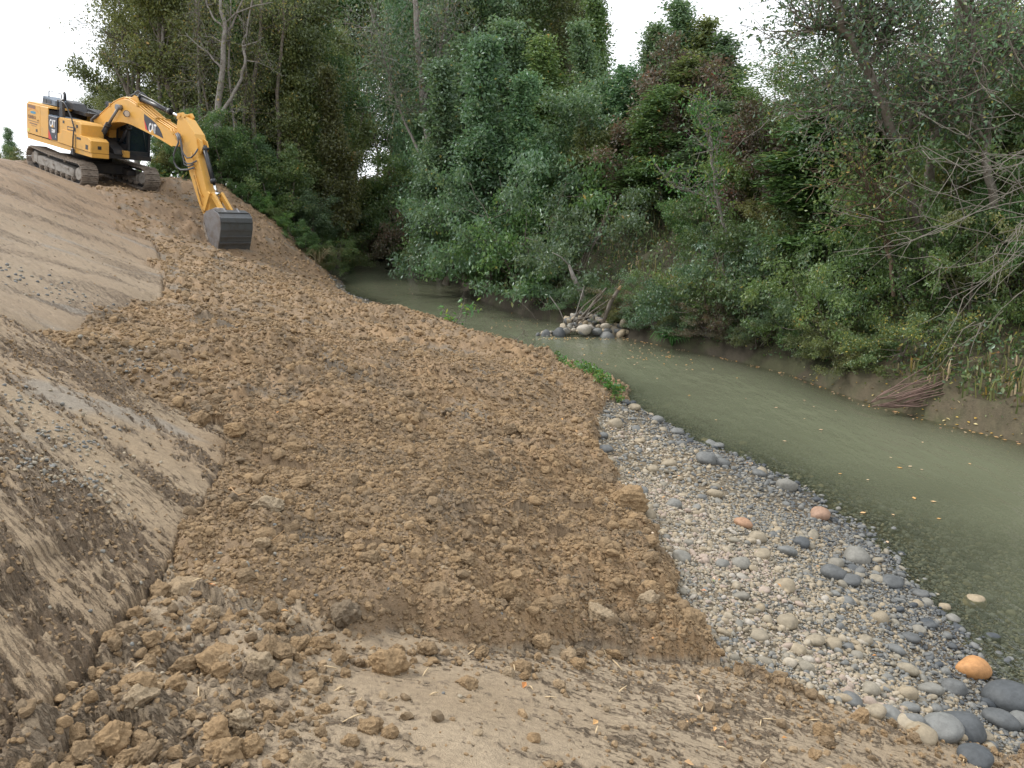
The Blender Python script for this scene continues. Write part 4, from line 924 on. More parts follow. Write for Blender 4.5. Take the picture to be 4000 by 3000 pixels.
bar = lambda a, b, y0, y1, w: MB().prism([(a[0] - w * (b[1] - a[1]) / math.dist(a, b), a[1] + w * (b[0] - a[0]) / math.dist(a, b)), (a[0] + w * (b[1] - a[1]) / math.dist(a, b), a[1] - w * (b[0] - a[0]) / math.dist(a, b)), (b[0] + w * (b[1] - a[1]) / math.dist(a, b), b[1] - w * (b[0] - a[0]) / math.dist(a, b)), (b[0] - w * (b[1] - a[1]) / math.dist(a, b), b[1] + w * (b[0] - a[0]) / math.dist(a, b))], y0, y1, .01)
for yy in (-.30, .24):
    bar((2.36, .56), (2.72, -.02), yy, yy + .06, .065).build("guide_link", Y_, stick)
bar((2.40, .56), (3.16, .74), -.22, -.12, .08).build("bucket_link", Y_, stick); bar((2.40, .56), (3.16, .74), .12, .22, .08).build("bucket_link", Y_, stick)
for dy in (-.235, .215): MB().tube([(.75, dy, .35), (1.3, dy, .15), (2.1, dy, .05), (2.3, dy, .10)], .020, 7).build("hydraulic_pipe", Y_, stick)
MB().tube([(1.45, -.24, .05), (2.55, -.24, -.08)], .020, 7).box(2.5, 2.75, -.27, -.22, -.14, -.05).build("hydraulic_pipe", Y_dirty, stick)
h1 = [(5.95, -.38, 2.62), (6.10, -.40, 2.50), (6.17, -.42, 2.34), (6.05, -.44, 2.12), (5.97, -.45, 1.92), (6.0, -.44, 1.68), (6.12, -.42, 1.53), (6.35, -.40, 1.47), (6.67, -.36, 1.54), (6.92, -.28, 1.66)]
h2 = [(5.98, -.34, 2.66), (6.18, -.36, 2.45), (6.29, -.38, 2.2), (6.42, -.38, 2.03), (6.60, -.36, 1.92), (6.78, -.32, 1.97), (6.92, -.28, 2.12), (7.02, -.25, 2.30)]
h3 = [(6.0, -.32, 2.60), (6.22, -.36, 2.38), (6.33, -.37, 2.03), (6.45, -.37, 1.80), (6.62, -.35, 1.73), (6.8, -.32, 1.77), (7.0, -.26, 1.90)]
h4 = [(6.02, -.30, 2.64), (6.25, -.34, 2.30), (6.33, -.35, 1.95), (6.48, -.36, 1.68), (6.68, -.34, 1.65), (6.88, -.28, 1.76)]
for k, h_ in enumerate((h1, h2, h3, h4)):
    hp(MB().tube(h_, .032 if k == 0 else .026, 9), "hydraulic_hose", HOSE)
# ---- bucket
shell = [(8.62, .54), (8.80, .50), (8.93, .40), (8.99, .24), (9.02, .02), (8.99, -.30), (8.95, -.62), (8.91, -.93)]
inner = [(8.88, -.90), (8.91, -.60), (8.95, -.30), (8.975, .02), (8.95, .22), (8.89, .36), (8.78, .455), (8.62, .495)]
Wb = .643
bk = hp(MB().prism(shell + inner, -Wb + .03, Wb - .03), "bucket", STEEL)
sidep = [(8.30, .48), (8.57, .555), (8.82, .505), (8.945, .40), (9.005, .24), (9.03, .02), (9.005, -.30), (8.96, -.62), (8.92, -.95), (8.80, -1.0), (8.31, -.37), (8.11, .01), (8.11, .27)]
for s in (-1, 1): MB().prism(sidep, s * Wb - (.0 if s < 0 else .03), s * Wb + (.03 if s < 0 else 0)).build("side_plate", STEELL if s < 0 else STEEL, bk)
MB().prism([(8.10, .02), (8.28, -.36), (8.79, -1.02), (8.86, -.98), (8.36, -.33), (8.17, .05)], -Wb - .018, -Wb + .0).build("side_cutter", MUD, bk)
MB().prism([(8.925, .42), (8.985, .38), (9.03, .24), (8.99, .22)], -Wb + .02, Wb - .02).prism([(8.60, .54), (8.80, .50), (8.82, .53), (8.60, .575)], -Wb + .05, Wb - .05).build("wear_band", STEEL, bk)
for k in range(3): MB().prism([(9.0, .0 - k * .22), (9.032, -.01 - k * .22), (9.022, -.06 - k * .22), (8.995, -.06 - k * .22)], -Wb + .03, Wb - .03).build("wear_strip", STEEL, bk)
for k in range(5):
    y = -Wb + .07 + k * (2 * Wb - .14) / 4
    MB().prism([(8.95, -.82), (8.97, -.93), (8.86, -1.12), (8.83, -.94)], y - .04, y + .04, .008).build("tooth", STEELL, bk)
for s in (-.30, .22):
    MB().prism([(7.63, .10), (7.70, .34), (8.20, .56), (8.62, .64), (8.80, .52), (8.30, .30), (8.12, .05), (7.78, .05)], s, s + .07, .01).build("hinge_plate", STEELL, bk)
MB().tube([(7.72, -.34, .21), (7.72, .34, .21)], .07, 14).build("hinge_pin", MUD, bk)

# ================================================================== vegetation
def wob(p0, p1, n, amp, r):
    """a wandering line from p0 to p1"""
    t = np.linspace(0, 1, n)[:, None]
    P = p0 * (1 - t) + p1 * t
    w = np.cumsum(r.normal(0, 1, (n, 3)), 0); w = w - t * w[-1]
    return P + w * amp * np.linalg.norm(p1 - p0) / math.sqrt(n)
class Wood:
    """tubes of one plant, collected fast"""
    def __init__(s): s.V = []; s.F = []; s.n = 0
    def tube(s, P, rad, k=5):
        P = np.asarray(P, float); m = len(P); rad = np.broadcast_to(rad, (m,)) if np.ndim(rad) == 0 else np.asarray(rad)
        D = np.gradient(P, axis=0); D /= np.linalg.norm(D, axis=1, keepdims=True) + 1e-9
        up = np.where(np.abs(D[:, 2:3]) < .9, np.array([[0, 0, 1.]]), np.array([[1., 0, 0]]))
        if np.mean(np.abs(D[:, 2])) > .6: up = np.tile([1., 0, 0], (m, 1))
        A = np.cross(D, up); A /= np.linalg.norm(A, axis=1, keepdims=True) + 1e-9; B = np.cross(D, A)
        t = np.arange(k) * 2 * math.pi / k
        V = P[:, None] + (A[:, None] * np.cos(t)[None, :, None] + B[:, None] * np.sin(t)[None, :, None]) * rad[:, None, None]
        i = np.arange(m - 1)[:, None] * k + np.arange(k)[None]; j = np.arange(m - 1)[:, None] * k + (np.arange(k)[None] + 1) % k
        s.F.append((np.stack([i, j, j + k, i + k], -1).reshape(-1, 4)) + s.n); s.V.append(V.reshape(-1, 3)); s.n += m * k
    def mesh(s, name, mat):
        me = np_mesh(name, np.vstack(s.V), np.vstack(s.F)); me.materials.append(mat); return me
def leaves_mesh(name, P, size, r, mat=None, droop=.5, tint=None, along=None, slim=.5):
    """one pointed four-cornered leaf at every point"""
    n = len(P)
    d = r.normal(0, 1, (n, 3)); d[:, 2] -= droop
    if along is not None: d += along
    d /= np.linalg.norm(d, axis=1, keepdims=True)
    s = r.normal(0, 1, (n, 3)); s -= (s * d).sum(1, keepdims=True) * d; s /= np.linalg.norm(s, axis=1, keepdims=True)
    nn = np.cross(d, s)
    L_ = (size * r.uniform(.65, 1.3, n))[:, None]
    V = np.stack([P, P + d * L_ * .5 + s * L_ * slim * .5 + nn * L_ * .08, P + d * L_, P + d * L_ * .5 - s * L_ * slim * .5 + nn * L_ * .08], 1).reshape(-1, 3)
    me = np_mesh(name, V, np.arange(4 * n).reshape(-1, 4), False)
    if tint is None: tint = r.uniform(0, 1, n)
    f_attr(me, "tint", np.repeat(tint, 4))
    if mat: me.materials.append(mat)
    return me
def tree_parts(seed, Hh, rt, base, width, nleaf, leaf, nlimb=16, lean=(0, 0), up=.8, spread=.22, clump=1.0, stems=1, profile='oval', sub=5, leafdown=.5, topbare=0.0):
    r = np.random.default_rng(seed); W = Wood(); tips = []; 
    for st in range(stems):
        az0 = r.uniform(0, 6.28)
        off = np.array([math.cos(az0), math.sin(az0), 0]) * (.0 if stems == 1 else .12 * width)
        top = np.array([lean[0] * Hh, lean[1] * Hh, Hh * (1 if st == 0 else r.uniform(.6, .95))]) + (0 if stems == 1 else off * r.uniform(3, 6))
        T = wob(off, top, 10, .05, r)
        rr = rt * (1 if st == 0 else .7) * (1 - np.linspace(0, 1, 10) * .88)
        rr[0] *= 1.35
        W.tube(T, rr, 8)
        nl = max(4, nlimb // stems)
        for i in range(nl):
            t = base + (1 - base) * ((i + r.uniform(0, .9)) / nl) ** .9; t = min(t, .97)
            p = np.array([np.interp(t, np.linspace(0, 1, 10), T[:, k]) for k in range(3)])
            u = (t - base) / (1 - base)
            shp = {'oval': .35 + .65 * math.sin(math.pi * min(1, .15 + u * .85)), 'cone': 1 - .75 * u, 'bush': 1 - .5 * u, 'vase': .45 + .55 * u}[profile]
            ln = width * shp * r.uniform(.65, 1.15); az = i * 2.4 + r.uniform(-.5, .5); el = up + r.uniform(-.3, .3) + .3 * u
            e = p + ln * np.array([math.cos(az) * math.cos(el), math.sin(az) * math.cos(el), math.sin(el)])
            Lb = wob(p, e, 6, .10, r); rl = rt * .38 * (1 - .75 * t) 
            W.tube(Lb, rl * (1 - np.linspace(0, 1, 6) * .8), 4)
            tips.append((Lb[2:], .6))
            for j in range(sub):
                k = r.uniform(.25, 1); q0_ = np.array([np.interp(k, np.linspace(0, 1, 6), Lb[:, c]) for c in range(3)])
                dd = (e - p) / ln + r.normal(0, .75, 3); dd[2] += .15; dd /= np.linalg.norm(dd)
                q1_ = q0_ + dd * ln * r.uniform(.25, .5); S = wob(q0_, q1_, 4, .12, r)
                W.tube(S, rl * .35 * (1 - np.linspace(0, 1, 4) * .8), 3); tips.append((S, 1.0))
    w = np.array([t[1] * np.linalg.norm(t[0][-1] - t[0][0]) for t in tips]) * r.uniform(.25, 1.75, len(tips)) ** clump
    w /= w.sum(); cnt = r.multinomial(nleaf, w); P = []; TT = []
    for (S, _), c in zip(tips, cnt):
        if c == 0: continue
        k = r.uniform(0, 1, c) ** .7; m = len(S)
        q = np.stack([np.interp(k, np.linspace(0, 1, m), S[:, j]) for j in range(3)], -1)
        g = r.normal(0, 1, (c, 3)) * spread * (Hh / 8) ** .35; g[:, 2] *= .8
        P.append(q + g); TT.append(np.clip(r.beta(1.6, 1.8, c) * .75 + r.uniform(0, .3), 0, 1))
    P = np.vstack(P); TT = np.concatenate(TT); ok = P[:, 2] > .03
    return W, P[ok], TT[ok], leaf, r
TXT = {"blue": "blue-green", "green": "green", "olive": "olive green", "brown": "reddish brown"}
ORD = ["first", "second", "third", "fourth", "fifth", "sixth", "seventh", "eighth", "ninth", "tenth", "eleventh", "twelfth", "thirteenth", "fourteenth", "fifteenth", "sixteenth", "seventeenth", "eighteenth", "nineteenth", "twentieth", "twenty first", "twenty second", "twenty third", "twenty fourth"]
PLANTS = {}
def archetype(key, **kw):
    W, P, TT, leaf, r = tree_parts(**kw)
    PLANTS[key] = (W.mesh("trunk", None if False else M_bark), leaves_mesh("crown", P, leaf, r, None, kw.get('leafdown', .5), TT))
for i in range(3):
    archetype("tall%d" % i, seed=300 + i, Hh=13, rt=.17, base=.10, width=2.7, nleaf=27000, leaf=.16, nlimb=34, up=.75, spread=.22, clump=1.9, sub=6)
    archetype("slim%d" % i, seed=310 + i, Hh=8, rt=.08, base=.10, width=1.4, nleaf=13500, leaf=.125, nlimb=24, up=.95, spread=.16, clump=1.8, profile='cone', sub=5)
    archetype("shrub%d" % i, seed=320 + i, Hh=2.6, rt=.035, base=.08, width=1.25, nleaf=14000, leaf=.075, nlimb=26, up=.45, spread=.15, clump=1.5, stems=4, profile='bush', sub=5)
for i in range(3): archetype("mid%d" % i, seed=350 + i, Hh=8, rt=.10, base=.06, width=2.0, nleaf=21000, leaf=.13, nlimb=34, up=1.0, spread=.17, clump=2.0, profile="cone", sub=6)
for i in range(2):
    archetype("open%d" % i, seed=330 + i, Hh=9, rt=.11, base=.30, width=2.6, nleaf=5600, leaf=.095, nlimb=22, up=.75, spread=.2, clump=1.7, sub=5)
    archetype("hang%d" % i, seed=340 + i, Hh=1.8, rt=.03, base=.05, width=1.7, nleaf=9000, leaf=.07, nlimb=26, up=.0, spread=.13, clump=1.6, stems=5, profile='bush', sub=5, leafdown=1.2)
_crowns = {}
def plant(key, x, y, h, name, label, cat, leafm, group=None, sink=.1, rot=None, w=1.0, lean=(0, 0), bark=None, z=None):
    tm, cm = PLANTS[key]
    hh = {'t': 13, 's': 8, 'm': 8, 'o': 9, 'h': 1.8}[key[0]] if not key.startswith('shrub') else 2.6
    o = empty(name, (x, y, (ground_z(x, y)[0] if z is None else z) - sink))
    s = h / hh; o.scale = (s * w, s * w, s); o.rotation_euler = (lean[0], lean[1], rot if rot is not None else random.uniform(0, 6.28))
    tag(o, label, cat, group)
    bk_ = bark or M_bark
    kt = (key, bk_.name)
    if kt not in _crowns:
        me = tm if bk_ is M_bark else tm.copy()
        if bk_ is not M_bark: me.materials.clear(); me.materials.append(bk_)
        _crowns[kt] = me
    kc = (key, leafm)
    if kc not in _crowns:
        first = not any(k[0] == key and k[1] in M_leaf for k in _crowns if k != kt)
        me = cm if first else cm.copy(); me.materials.clear(); me.materials.append(M_leaf[leafm]); _crowns[kc] = me
    link_mesh("trunk", _crowns[kt], None, o)
    link_mesh("crown", _crowns[kc], None, o)
    return o
def pick(k, n): return "%s%d" % (k, random.randrange(n))
def ux(u, Y):                                        # x of a picture column at a distance
    d = ray(u, 450); return d[0] / d[1] * Y
def htop(v, Y, z0): return CAM_H + ray(1106, v)[2] / ray(1106, v)[1] * Y - z0
# far wood that closes the view: a few hundred metres of dark trees would read as one mass; these are single trees
G1 = "trees of the dense wood behind the river bend"
for k in range(15):                                   # beyond the bend
    u = 610 + k * 42 + random.uniform(-15, 15); Y = random.uniform(52, 66)
    if 800 < u < 850: continue
    plant(pick("tall", 3), ux(u, Y), Y, random.uniform(13, 17), "woodland_tree", "tall dark leafy tree standing in the dense wood behind the river bend", "tree", random.choice(["green", "olive", "blue"]), G1, w=1.15, z=3.8)
G2 = "trees of the wood behind the excavator"
for k in range(13):                                   # left bank behind the excavator
    u = 335 + k * 34 + random.uniform(-12, 12); Y = random.uniform(38, 50)
    plant(pick("tall", 3), ux(u, Y), Y, random.uniform(11.5, 15), "woodland_tree", "tall leafy tree, %s from the left in the dense wood behind the excavator" % ORD[k], "tree", ["olive", "olive", "green"][k % 3], G2, w=.95, bark=M_bark_pale if k % 3 == 0 else None)
for k in range(6):
    u = 540 + k * 36; Y = 37 + random.uniform(-1, 2)
    plant(pick("mid", 3), ux(u, Y), Y, random.uniform(7, 10), "woodland_tree", "slender tree, %s from the bucket on the left bank" % ORD[k], "tree", ["green", "olive"][k % 2], "slender trees on the left bank", w=1.0)
G3 = "undergrowth along the left wood edge"
for k in range(26):
    u = 360 + k * 15 + random.uniform(-8, 8); Y = 34.2 + random.uniform(-.4, 2.6) + max(0, (u - 640) * .03)
    plant(pick("shrub", 3), ux(u, Y), Y, random.uniform(1.2, 3.2), "undergrowth_shrub", "leafy %s undergrowth shrub %s along the edge of the left wood" % (TXT[(lf := random.choice(["green", "olive", "green", "blue"]))], "behind the excavator arm" if u < 520 else "above the water"), "shrub", lf, G3, w=1.1)
G4 = "undergrowth on the banks at the river bend"
for k in range(30):
    u = 690 + k * 9 + random.uniform(-8, 8); Y = random.uniform(45, 51)
    plant(pick("shrub", 3), ux(u, Y), Y, random.uniform(2.5, 5.0), "undergrowth_shrub", "dark %s undergrowth shrub closing the view at the river bend" % TXT[(lf := random.choice(["green", "olive", "brown", "green"]))], "shrub", lf, G4, w=1.4, sink=.3)
# right bank, by distance from its waterline
def bank_at(i_t, off):
    """point beside the right waterline: i_t = y along it, off = metres inland"""
    s = shoreR; k = np.searchsorted(s[1:17, 1], i_t); a, b = s[k], s[k + 1]
    t = (i_t - a[1]) / (b[1] - a[1]); p = a + (b - a) * t; d = (b - a) / np.linalg.norm(b - a)
    return p + np.array([d[1], -d[0]]) * off
# (u, v_top, Y, kind, leaf, width) measured in the photograph
RT = [(900, -120, 36, "tall", "blue", 1.0), (985, -150, 38, "tall", "green", 1.0), (1060, -120, 37, "tall", "blue", 1.0), (1140, -100, 37, "tall", "green", 1.0), (1215, -90, 38, "tall", "olive", .8),
      (1275, -20, 34, "slim", "green", 1.7), (1240, 60, 31, "slim", "blue", 1.7), (1010, 100, 30, "slim", "blue", 2.1), (1100, 60, 30, "slim", "blue", 2.1), (1170, 90, 29, "slim", "green", 2.0), (940, 40, 33, "slim", "blue", 2.0),
      (1345, 150, 27, "slim", "blue", 1.8), (1400, 60, 28, "slim", "blue", 1.6), (1450, 10, 27, "slim", "blue", 1.7), (1500, 50, 26.5, "slim", "olive", 1.7), (1550, 80, 26, "slim", "blue", 1.5), (1590, 190, 25, "slim", "green", 1.8),
      (1640, 235, 24, "slim", "green", 1.7), (1690, 215, 22, "slim", "green", 1.6), (1430, 190, 23, "slim", "green", 1.6), (1530, 210, 22, "slim", "blue", 1.5), (1480, 130, 24.5, "slim", "olive", 1.5)]
TXT = {"blue": "blue-green", "green": "green", "olive": "olive green", "brown": "reddish brown"}
RT.sort(key=lambda a: a[0])
for k, (u, v, Y, kd, lf, w) in enumerate(RT):
    x = ux(u, Y); z0 = ground_z(x, Y)[0]; h = htop(v, Y, z0)
    if w > 1.5: kd = 'mid'; w /= 1.45
    plant(pick(kd, 3), x, Y, h, "riverside_tree", "leafy %s %s tree, %s from the left in the thicket on the far bank" % ("tall" if kd == "tall" else "slender", TXT[lf], ORD[k]), "tree", lf, "trees of the thicket on the far bank", w=w * (13 / h if kd == "tall" else 8 / h) * .95)
# shrubs covering the bank face
G5 = "bushes covering the far bank"
for k in range(84):
    Y = random.uniform(10.5, 40) if k > 22 else random.uniform(10, 17); off = random.uniform(1.3, 7.0) if Y > 14 else random.uniform(2.4, 6.5)
    p = bank_at(Y, off); h = random.uniform(1.5, 3.2) * (1.25 if Y > 22 else .9)
    if off < 3.4: h *= .55
    plant(pick("shrub", 3), p[0], p[1], h, "bank_bush", "%s %s bush on the %s far bank above the water" % ("tall" if h > 2.2 else "low", TXT[(lf := random.choice(["green", "blue", "olive", "green", "brown"] if Y > 17 else ["green", "olive"]))], "bend of the" if Y > 27 else "middle of the" if Y > 17 else "near part of the"), "bush", lf, G5, w=1.1)
G6 = "bushes hanging over the water of the far bank"
HB = [21.5, 23.0, 24.5, 26, 27.5, 29.5, 32, 35, 38, 41]
for Y, off, h, lf, w in [(21.5, 1.2, 2.6, "blue", 1.1), (23.0, .9, 3.4, "blue", 1.1), (24.5, .8, 3.6, "green", 1.1), (26, .8, 3.6, "blue", 1.1), (27.5, .8, 3.4, "blue", 1.1), (29.5, .8, 3.2, "green", 1.1), (32, .8, 3.0, "olive", 1.1), (35, .8, 3, "brown", 1.1), (38, .8, 3, "brown", 1.1), (41, .8, 3, "green", 1.1)]:
    p = bank_at(Y, off); plant(pick("hang", 2), p[0], p[1], h, "overhanging_bush", "bush hanging over the water of the shaded far bank, %s going upstream" % ORD[HB.index(Y)], "bush", lf, G6, w=w * .9)
for Y, off, h, lf, lab in [(15.2, 2.0, 2.1, "blue", "big green bush bulging over the bank right of the stone heap"), (14.1, 2.3, 2.2, "green", "dense green bush below the leaning trunk on the right bank"),
                           (16.6, 1.9, 1.7, "green", "small bush just right of the stone heap across the river"), (12.9, 2.9, 1.9, "green", "green bush under the thin trunk on the right bank")]:
    p = bank_at(Y, off); plant(pick("hang", 2), p[0], p[1], h, "overhanging_bush", lab, "bush", lf, None, w=.95)
p = bank_at(12.0, .75); plant("hang1", p[0], p[1], .85, "overhanging_bush", "low yellowing bush trailing its twigs into the water on the right bank", "bush", "turning", None, w=1.3)
for k in range(26):
    Y = 12.6 + k * .32 + random.uniform(-.1, .1); p = bank_at(Y, random.uniform(.3, .6)); plant(pick("hang", 2), p[0], p[1], random.uniform(.45, .8), "waterside_weed", "low %s growth drooping to the waterline of the right bank" % TXT[(lf := random.choice(["green", "olive", "blue", "brown"]))], "undergrowth", lf, "low growth along the waterline of the right bank", w=1.2, sink=.05)
for Y, off, h, lf, lab in [(13.6, .8, 1.3, "green", "dark green bush hanging to the water below the leaning trunk"), (14.5, .9, 1.7, "blue", "leafy overhanging bush two paces upstream of the leaning trunk"), (15.4, .9, 1.9, "green", "wide leafy bush bulging over the water in the middle of the right bank"),
                           (16.3, .9, 1.5, "blue", "round overhanging bush between the stone heap and the wide bush"), (17.1, .8, .9, "green", "lowest bush right beside the stone heap"), (12.8, 1.9, 1.3, "green", "green bush above the dry one dipping to the water"), (11.9, 2.0, 1.2, "green", "green bush above the yellowing one at the water"), (11.0, 2.3, 1.1, "olive", "olive bush over the bare bank near the right edge"), (10.3, 2.6, 1.1, "green", "bush over the bare bank at the very right edge")]:
    p = bank_at(Y, off); plant(pick("hang", 2), p[0], p[1], h * 1.15, "overhanging_bush", lab, "bush", lf, None, w=1.05)
p = bank_at(12.9, .5); plant("hang0", p[0], p[1], .7, "overhanging_bush", "small dry bush dipping to the water left of the yellowing one", "bush", "olive", None, w=1.4)
# tall columns of leaves in the middle
for (u, Y, h, lab) in [(960, 27.0, 7.2, "tall column of leafy growth left in the middle of the far bank"), (1050, 25.5, 7.6, "tall leafy column over the dark undercut bank"), (1130, 25.0, 6.0, "dense leafy column left of the broken trunk")]:
    x = ux(u, Y); plant(pick("mid", 3), x, Y, h, "riverside_tree", lab, "tree", "blue", None, w=1.25, z=max(.4, ground_z(x, Y)[0]))
# small things against the sky at the left
plant("tall1", ux(232, 70), 70, htop(186, 70, 3.9), "distant_tree", "pale distant tree crown showing above the excavator's cab", "tree", "olive", None, w=1.6, z=3.9)
plant("tall2", ux(268, 66), 66, htop(190, 66, 3.9), "distant_tree", "hazy distant tree left of the dark leaning branches", "tree", "olive", None, w=1.3, z=3.9)
plant("slim0", ux(42, 60), 60, htop(272, 60, 4.2), "distant_tree", "thin feathery tree behind the tail of the excavator", "tree", "blue", None, w=1.3, z=4.0)
plant("shrub1", ux(3, 55), 55, htop(312, 55, 4.3), "distant_bush", "dark round bush on the skyline at the far left", "bush", "green", None, w=1.0, z=4.2)
plant("shrub0", ux(30, 52), 52, htop(322, 52, 4.3), "distant_bush", "low hedge bush behind the excavator's rear track", "bush", "olive", None, w=1.2, z=4.2)

# ------------------------------------------------------------------ single trees with their own limbs
def px_line(pts, Y, wy=0.0, r=None):
    return np.array([aty(u, v, Y + (r.normal(0, wy) if r is not None and i else 0)) for i, (u, v) in enumerate(pts)])
def smooth(P, n=4):
    m = len(P); t = np.linspace(0, m - 1, (m - 1) * n + 1); return np.stack([np.interp(t, np.arange(m), P[:, k]) for k in range(3)], -1)
def own_tree(name, label, limbs, Y, bark, leafm=None, nleaf=0, leaf=.1, seed=1, twigs=40, twig_len=.9, spread=.2, wy=.15, cat="tree", vmax=9999, tube_n=8):
    """limbs: [(pixel polyline, r0, r1)], each given real depth"""
    r = np.random.default_rng(seed); base = px_line([limbs[0][0][0]], Y)[0]
    root = empty(name, base); tag(root, label, cat)
    W = Wood(); segs = []
    for (pl, r0, r1) in limbs:
        P = px_line(pl, Y, wy, r) - base; P = smooth(P, 3) ; P[1:-1] += r.normal(0, .02, P[1:-1].shape)
        W.tube(P, np.linspace(r0, r1, len(P)), tube_n)
        segs.append((P, r1))
    link_mesh("trunk", W.mesh("trunk", bark), None, root)
    T = Wood(); tips = []
    for k in range(twigs):
        P, rr = segs[r.integers(0, len(segs))]; i = r.integers(len(P) // 3, len(P) - 1); p = P[i]
        if vmax < 9000 and (p + base)[2] < CAM_H + ray(0, vmax)[2] / ray(0, vmax)[1] * Y: continue
        d = (P[-1] - P[0]); d /= np.linalg.norm(d); d = d * .4 + r.normal(0, .7, 3); d[2] += .25; d /= np.linalg.norm(d)
        e = p + d * twig_len * r.uniform(.4, 1.3); S = wob(p, e, 6, .15, r); T.tube(S, np.linspace(min(.02, rr * .6 + .006), .004, 6), 4); tips.append(S)
        for j in range(3):
            q = S[r.integers(2, 6)]; e2 = q + (d + r.normal(0, .8, 3)) * twig_len * .35; S2 = wob(q, e2, 4, .15, r); T.tube(S2, np.linspace(.008, .003, 4), 3); tips.append(S2)
    if tips: link_mesh("twigs", T.mesh("twigs", bark), None, root)['kind'] = 'stuff'
    if nleaf and tips:
        w = r.uniform(.1, 1, len(tips)) ** 1.6; cnt = r.multinomial(nleaf, w / w.sum()); Pn = []
        for S, c in zip(tips, cnt):
            k = r.uniform(0, len(S) - 1.001, c); i = k.astype(int); Pn.append(S[i] + (S[i + 1] - S[i]) * (k - i)[:, None] + r.normal(0, spread, (c, 3)))
        Pn = np.vstack(Pn); link_mesh("crown", leaves_mesh("crown", Pn, leaf, r, M_leaf[leafm], .7), None, root)
    return root
t = own_tree("dead_tree", "pale half dead tree with bare crooked limbs and sawn stubs behind the bucket arm",
    [([(478, 405), (472, 330), (470, 260), (475, 200), (482, 130), (487, 60), (478, 20), (470, -40)], .20, .05), ([(474, 250), (500, 215), (522, 170), (530, 125), (524, 95), (535, 60), (545, 0)], .09, .03),
     ([(480, 150), (455, 120), (425, 95), (400, 70)], .05, .015), ([(486, 75), (505, 45), (520, 10), (530, -20)], .06, .02), ([(484, 60), (462, 40), (448, 10), (440, -20)], .05, .02), ([(530, 130), (560, 136), (592, 150)], .03, .01), ([(524, 100), (548, 92), (570, 80)], .03, .01),
     ([(472, 235), (445, 250), (428, 262)], .03, .012), ([(482, 50), (510, 30), (550, 12), (590, 5)], .04, .012), ([(486, 95), (460, 80), (440, 78)], .03, .01)], 35.2, M_bark_pale, "olive", 900, .10, 11, 30, .9)
for (u, v, s) in ((472, 242, .10), (470, 320, .07), (471, 215, .05)):
    c = aty(u, v, 35.0) - np.array(t.location); MB().tube([(c[0], c[1] + .05, c[2]), (c[0] + .02, c[1] - .10, c[2] - .02)], [s, s * .9], 12).build("sawn_stub", M_cutwood, t)
own_tree("leaning_tree", "dark crooked tree leaning out against the white sky left of the wood", [([(300, 225), (278, 205), (262, 170), (246, 140), (242, 110), (250, 80)], .12, .02), ([(278, 205), (275, 160), (268, 110), (262, 50), (255, -20)], .08, .03), ([(262, 120), (245, 90), (225, 60)], .04, .01), ([(300, 225), (298, 160), (290, 100), (300, 40), (310, -20)], .12, .04)], 40, M_bark, "olive", 2600, .11, 12, 70, 1.2)
own_tree("woodland_tree", "thin trunked tree with a long level dead branch above the excavator boom", [([(345, 260), (343, 180), (350, 90), (355, -20)], .12, .05), ([(345, 180), (325, 150), (290, 135), (262, 132)], .05, .015), ([(350, 130), (372, 60), (380, 0)], .05, .02)], 39, M_bark_pale, "olive", 2500, .11, 13, 50, 1.1)
own_tree("woodland_tree", "slender double trunked tree right of the pale dead tree", [([(560, 450), (558, 380), (548, 300), (545, 200), (560, 100), (565, -20)], .15, .06), ([(590, 450), (600, 380), (604, 300), (598, 200), (612, 80), (615, -20)], .12, .05)], 36.5, M_bark, "olive", 3500, .10, 14, 60, 1.1)
for k, (u, v0, Y) in enumerate([(505, 412, 35.5), (530, 440, 36), (430, 395, 37), (455, 400, 36.4), (400, 395, 38.5), (640, 470, 40), (690, 480, 46), (770, 470, 52), (810, 470, 53), (745, 480, 50)]):
    r_ = np.random.default_rng(500 + k)
    own_tree("woodland_tree", "bare slender trunk standing in the dark wood on the left bank" if k < 6 else "dark bare trunk in the wood at the river bend", [([(u, v0), (u + r_.normal(0, 6), v0 - 130), (u + r_.normal(0, 14), v0 - 260), (u + r_.normal(0, 24), v0 - 440)], .065 + .02 * (k % 3), .03)], Y, [M_bark_pale, M_bark][k % 2], "olive", 1500, .11, 520 + k, 40, 1.0)['group'] = "bare trunks in the left wood" if k < 6 else "bare trunks at the river bend"
own_tree("poplar", "tall pale trunked poplar rising left of the gap in the far thicket", [([(935, 470), (928, 330), (915, 220), (905, 120), (897, 20), (893, -60)], .17, .08), ([(915, 220), (940, 160), (960, 60), (975, -40)], .07, .03), ([(905, 330), (860, 230), (830, 130), (800, 20)], .06, .02), ([(925, 300), (1000, 210), (1040, 120)], .06, .015)], 31.5, M_bark_pale, "blue", 9000, .12, 16, 160, 1.4, spread=.25)
own_tree("leaning_tree", "leaning grey trunked tree with a fork on the right bank", [([(2008, 585), (1985, 520), (1968, 450), (1955, 370), (1935, 310), (1905, 225), (1870, 150), (1835, 80), (1800, 0), (1780, -50)], .105, .05), ([(1908, 232), (1880, 225), (1800, 232), (1720, 262)], .03, .01), ([(1872, 152), (1900, 110), (1925, 40), (1935, -30)], .05, .025), ([(1840, 88), (1790, 60), (1730, 55)], .035, .012), ([(1870, 150), (1872, 60), (1860, -20)], .04, .02), ([(1935, 310), (1990, 250), (2010, 180)], .04, .015)], 13.4, M_bark, "blue", 9500, .078, 17, 230, .95, spread=.14, vmax=330)
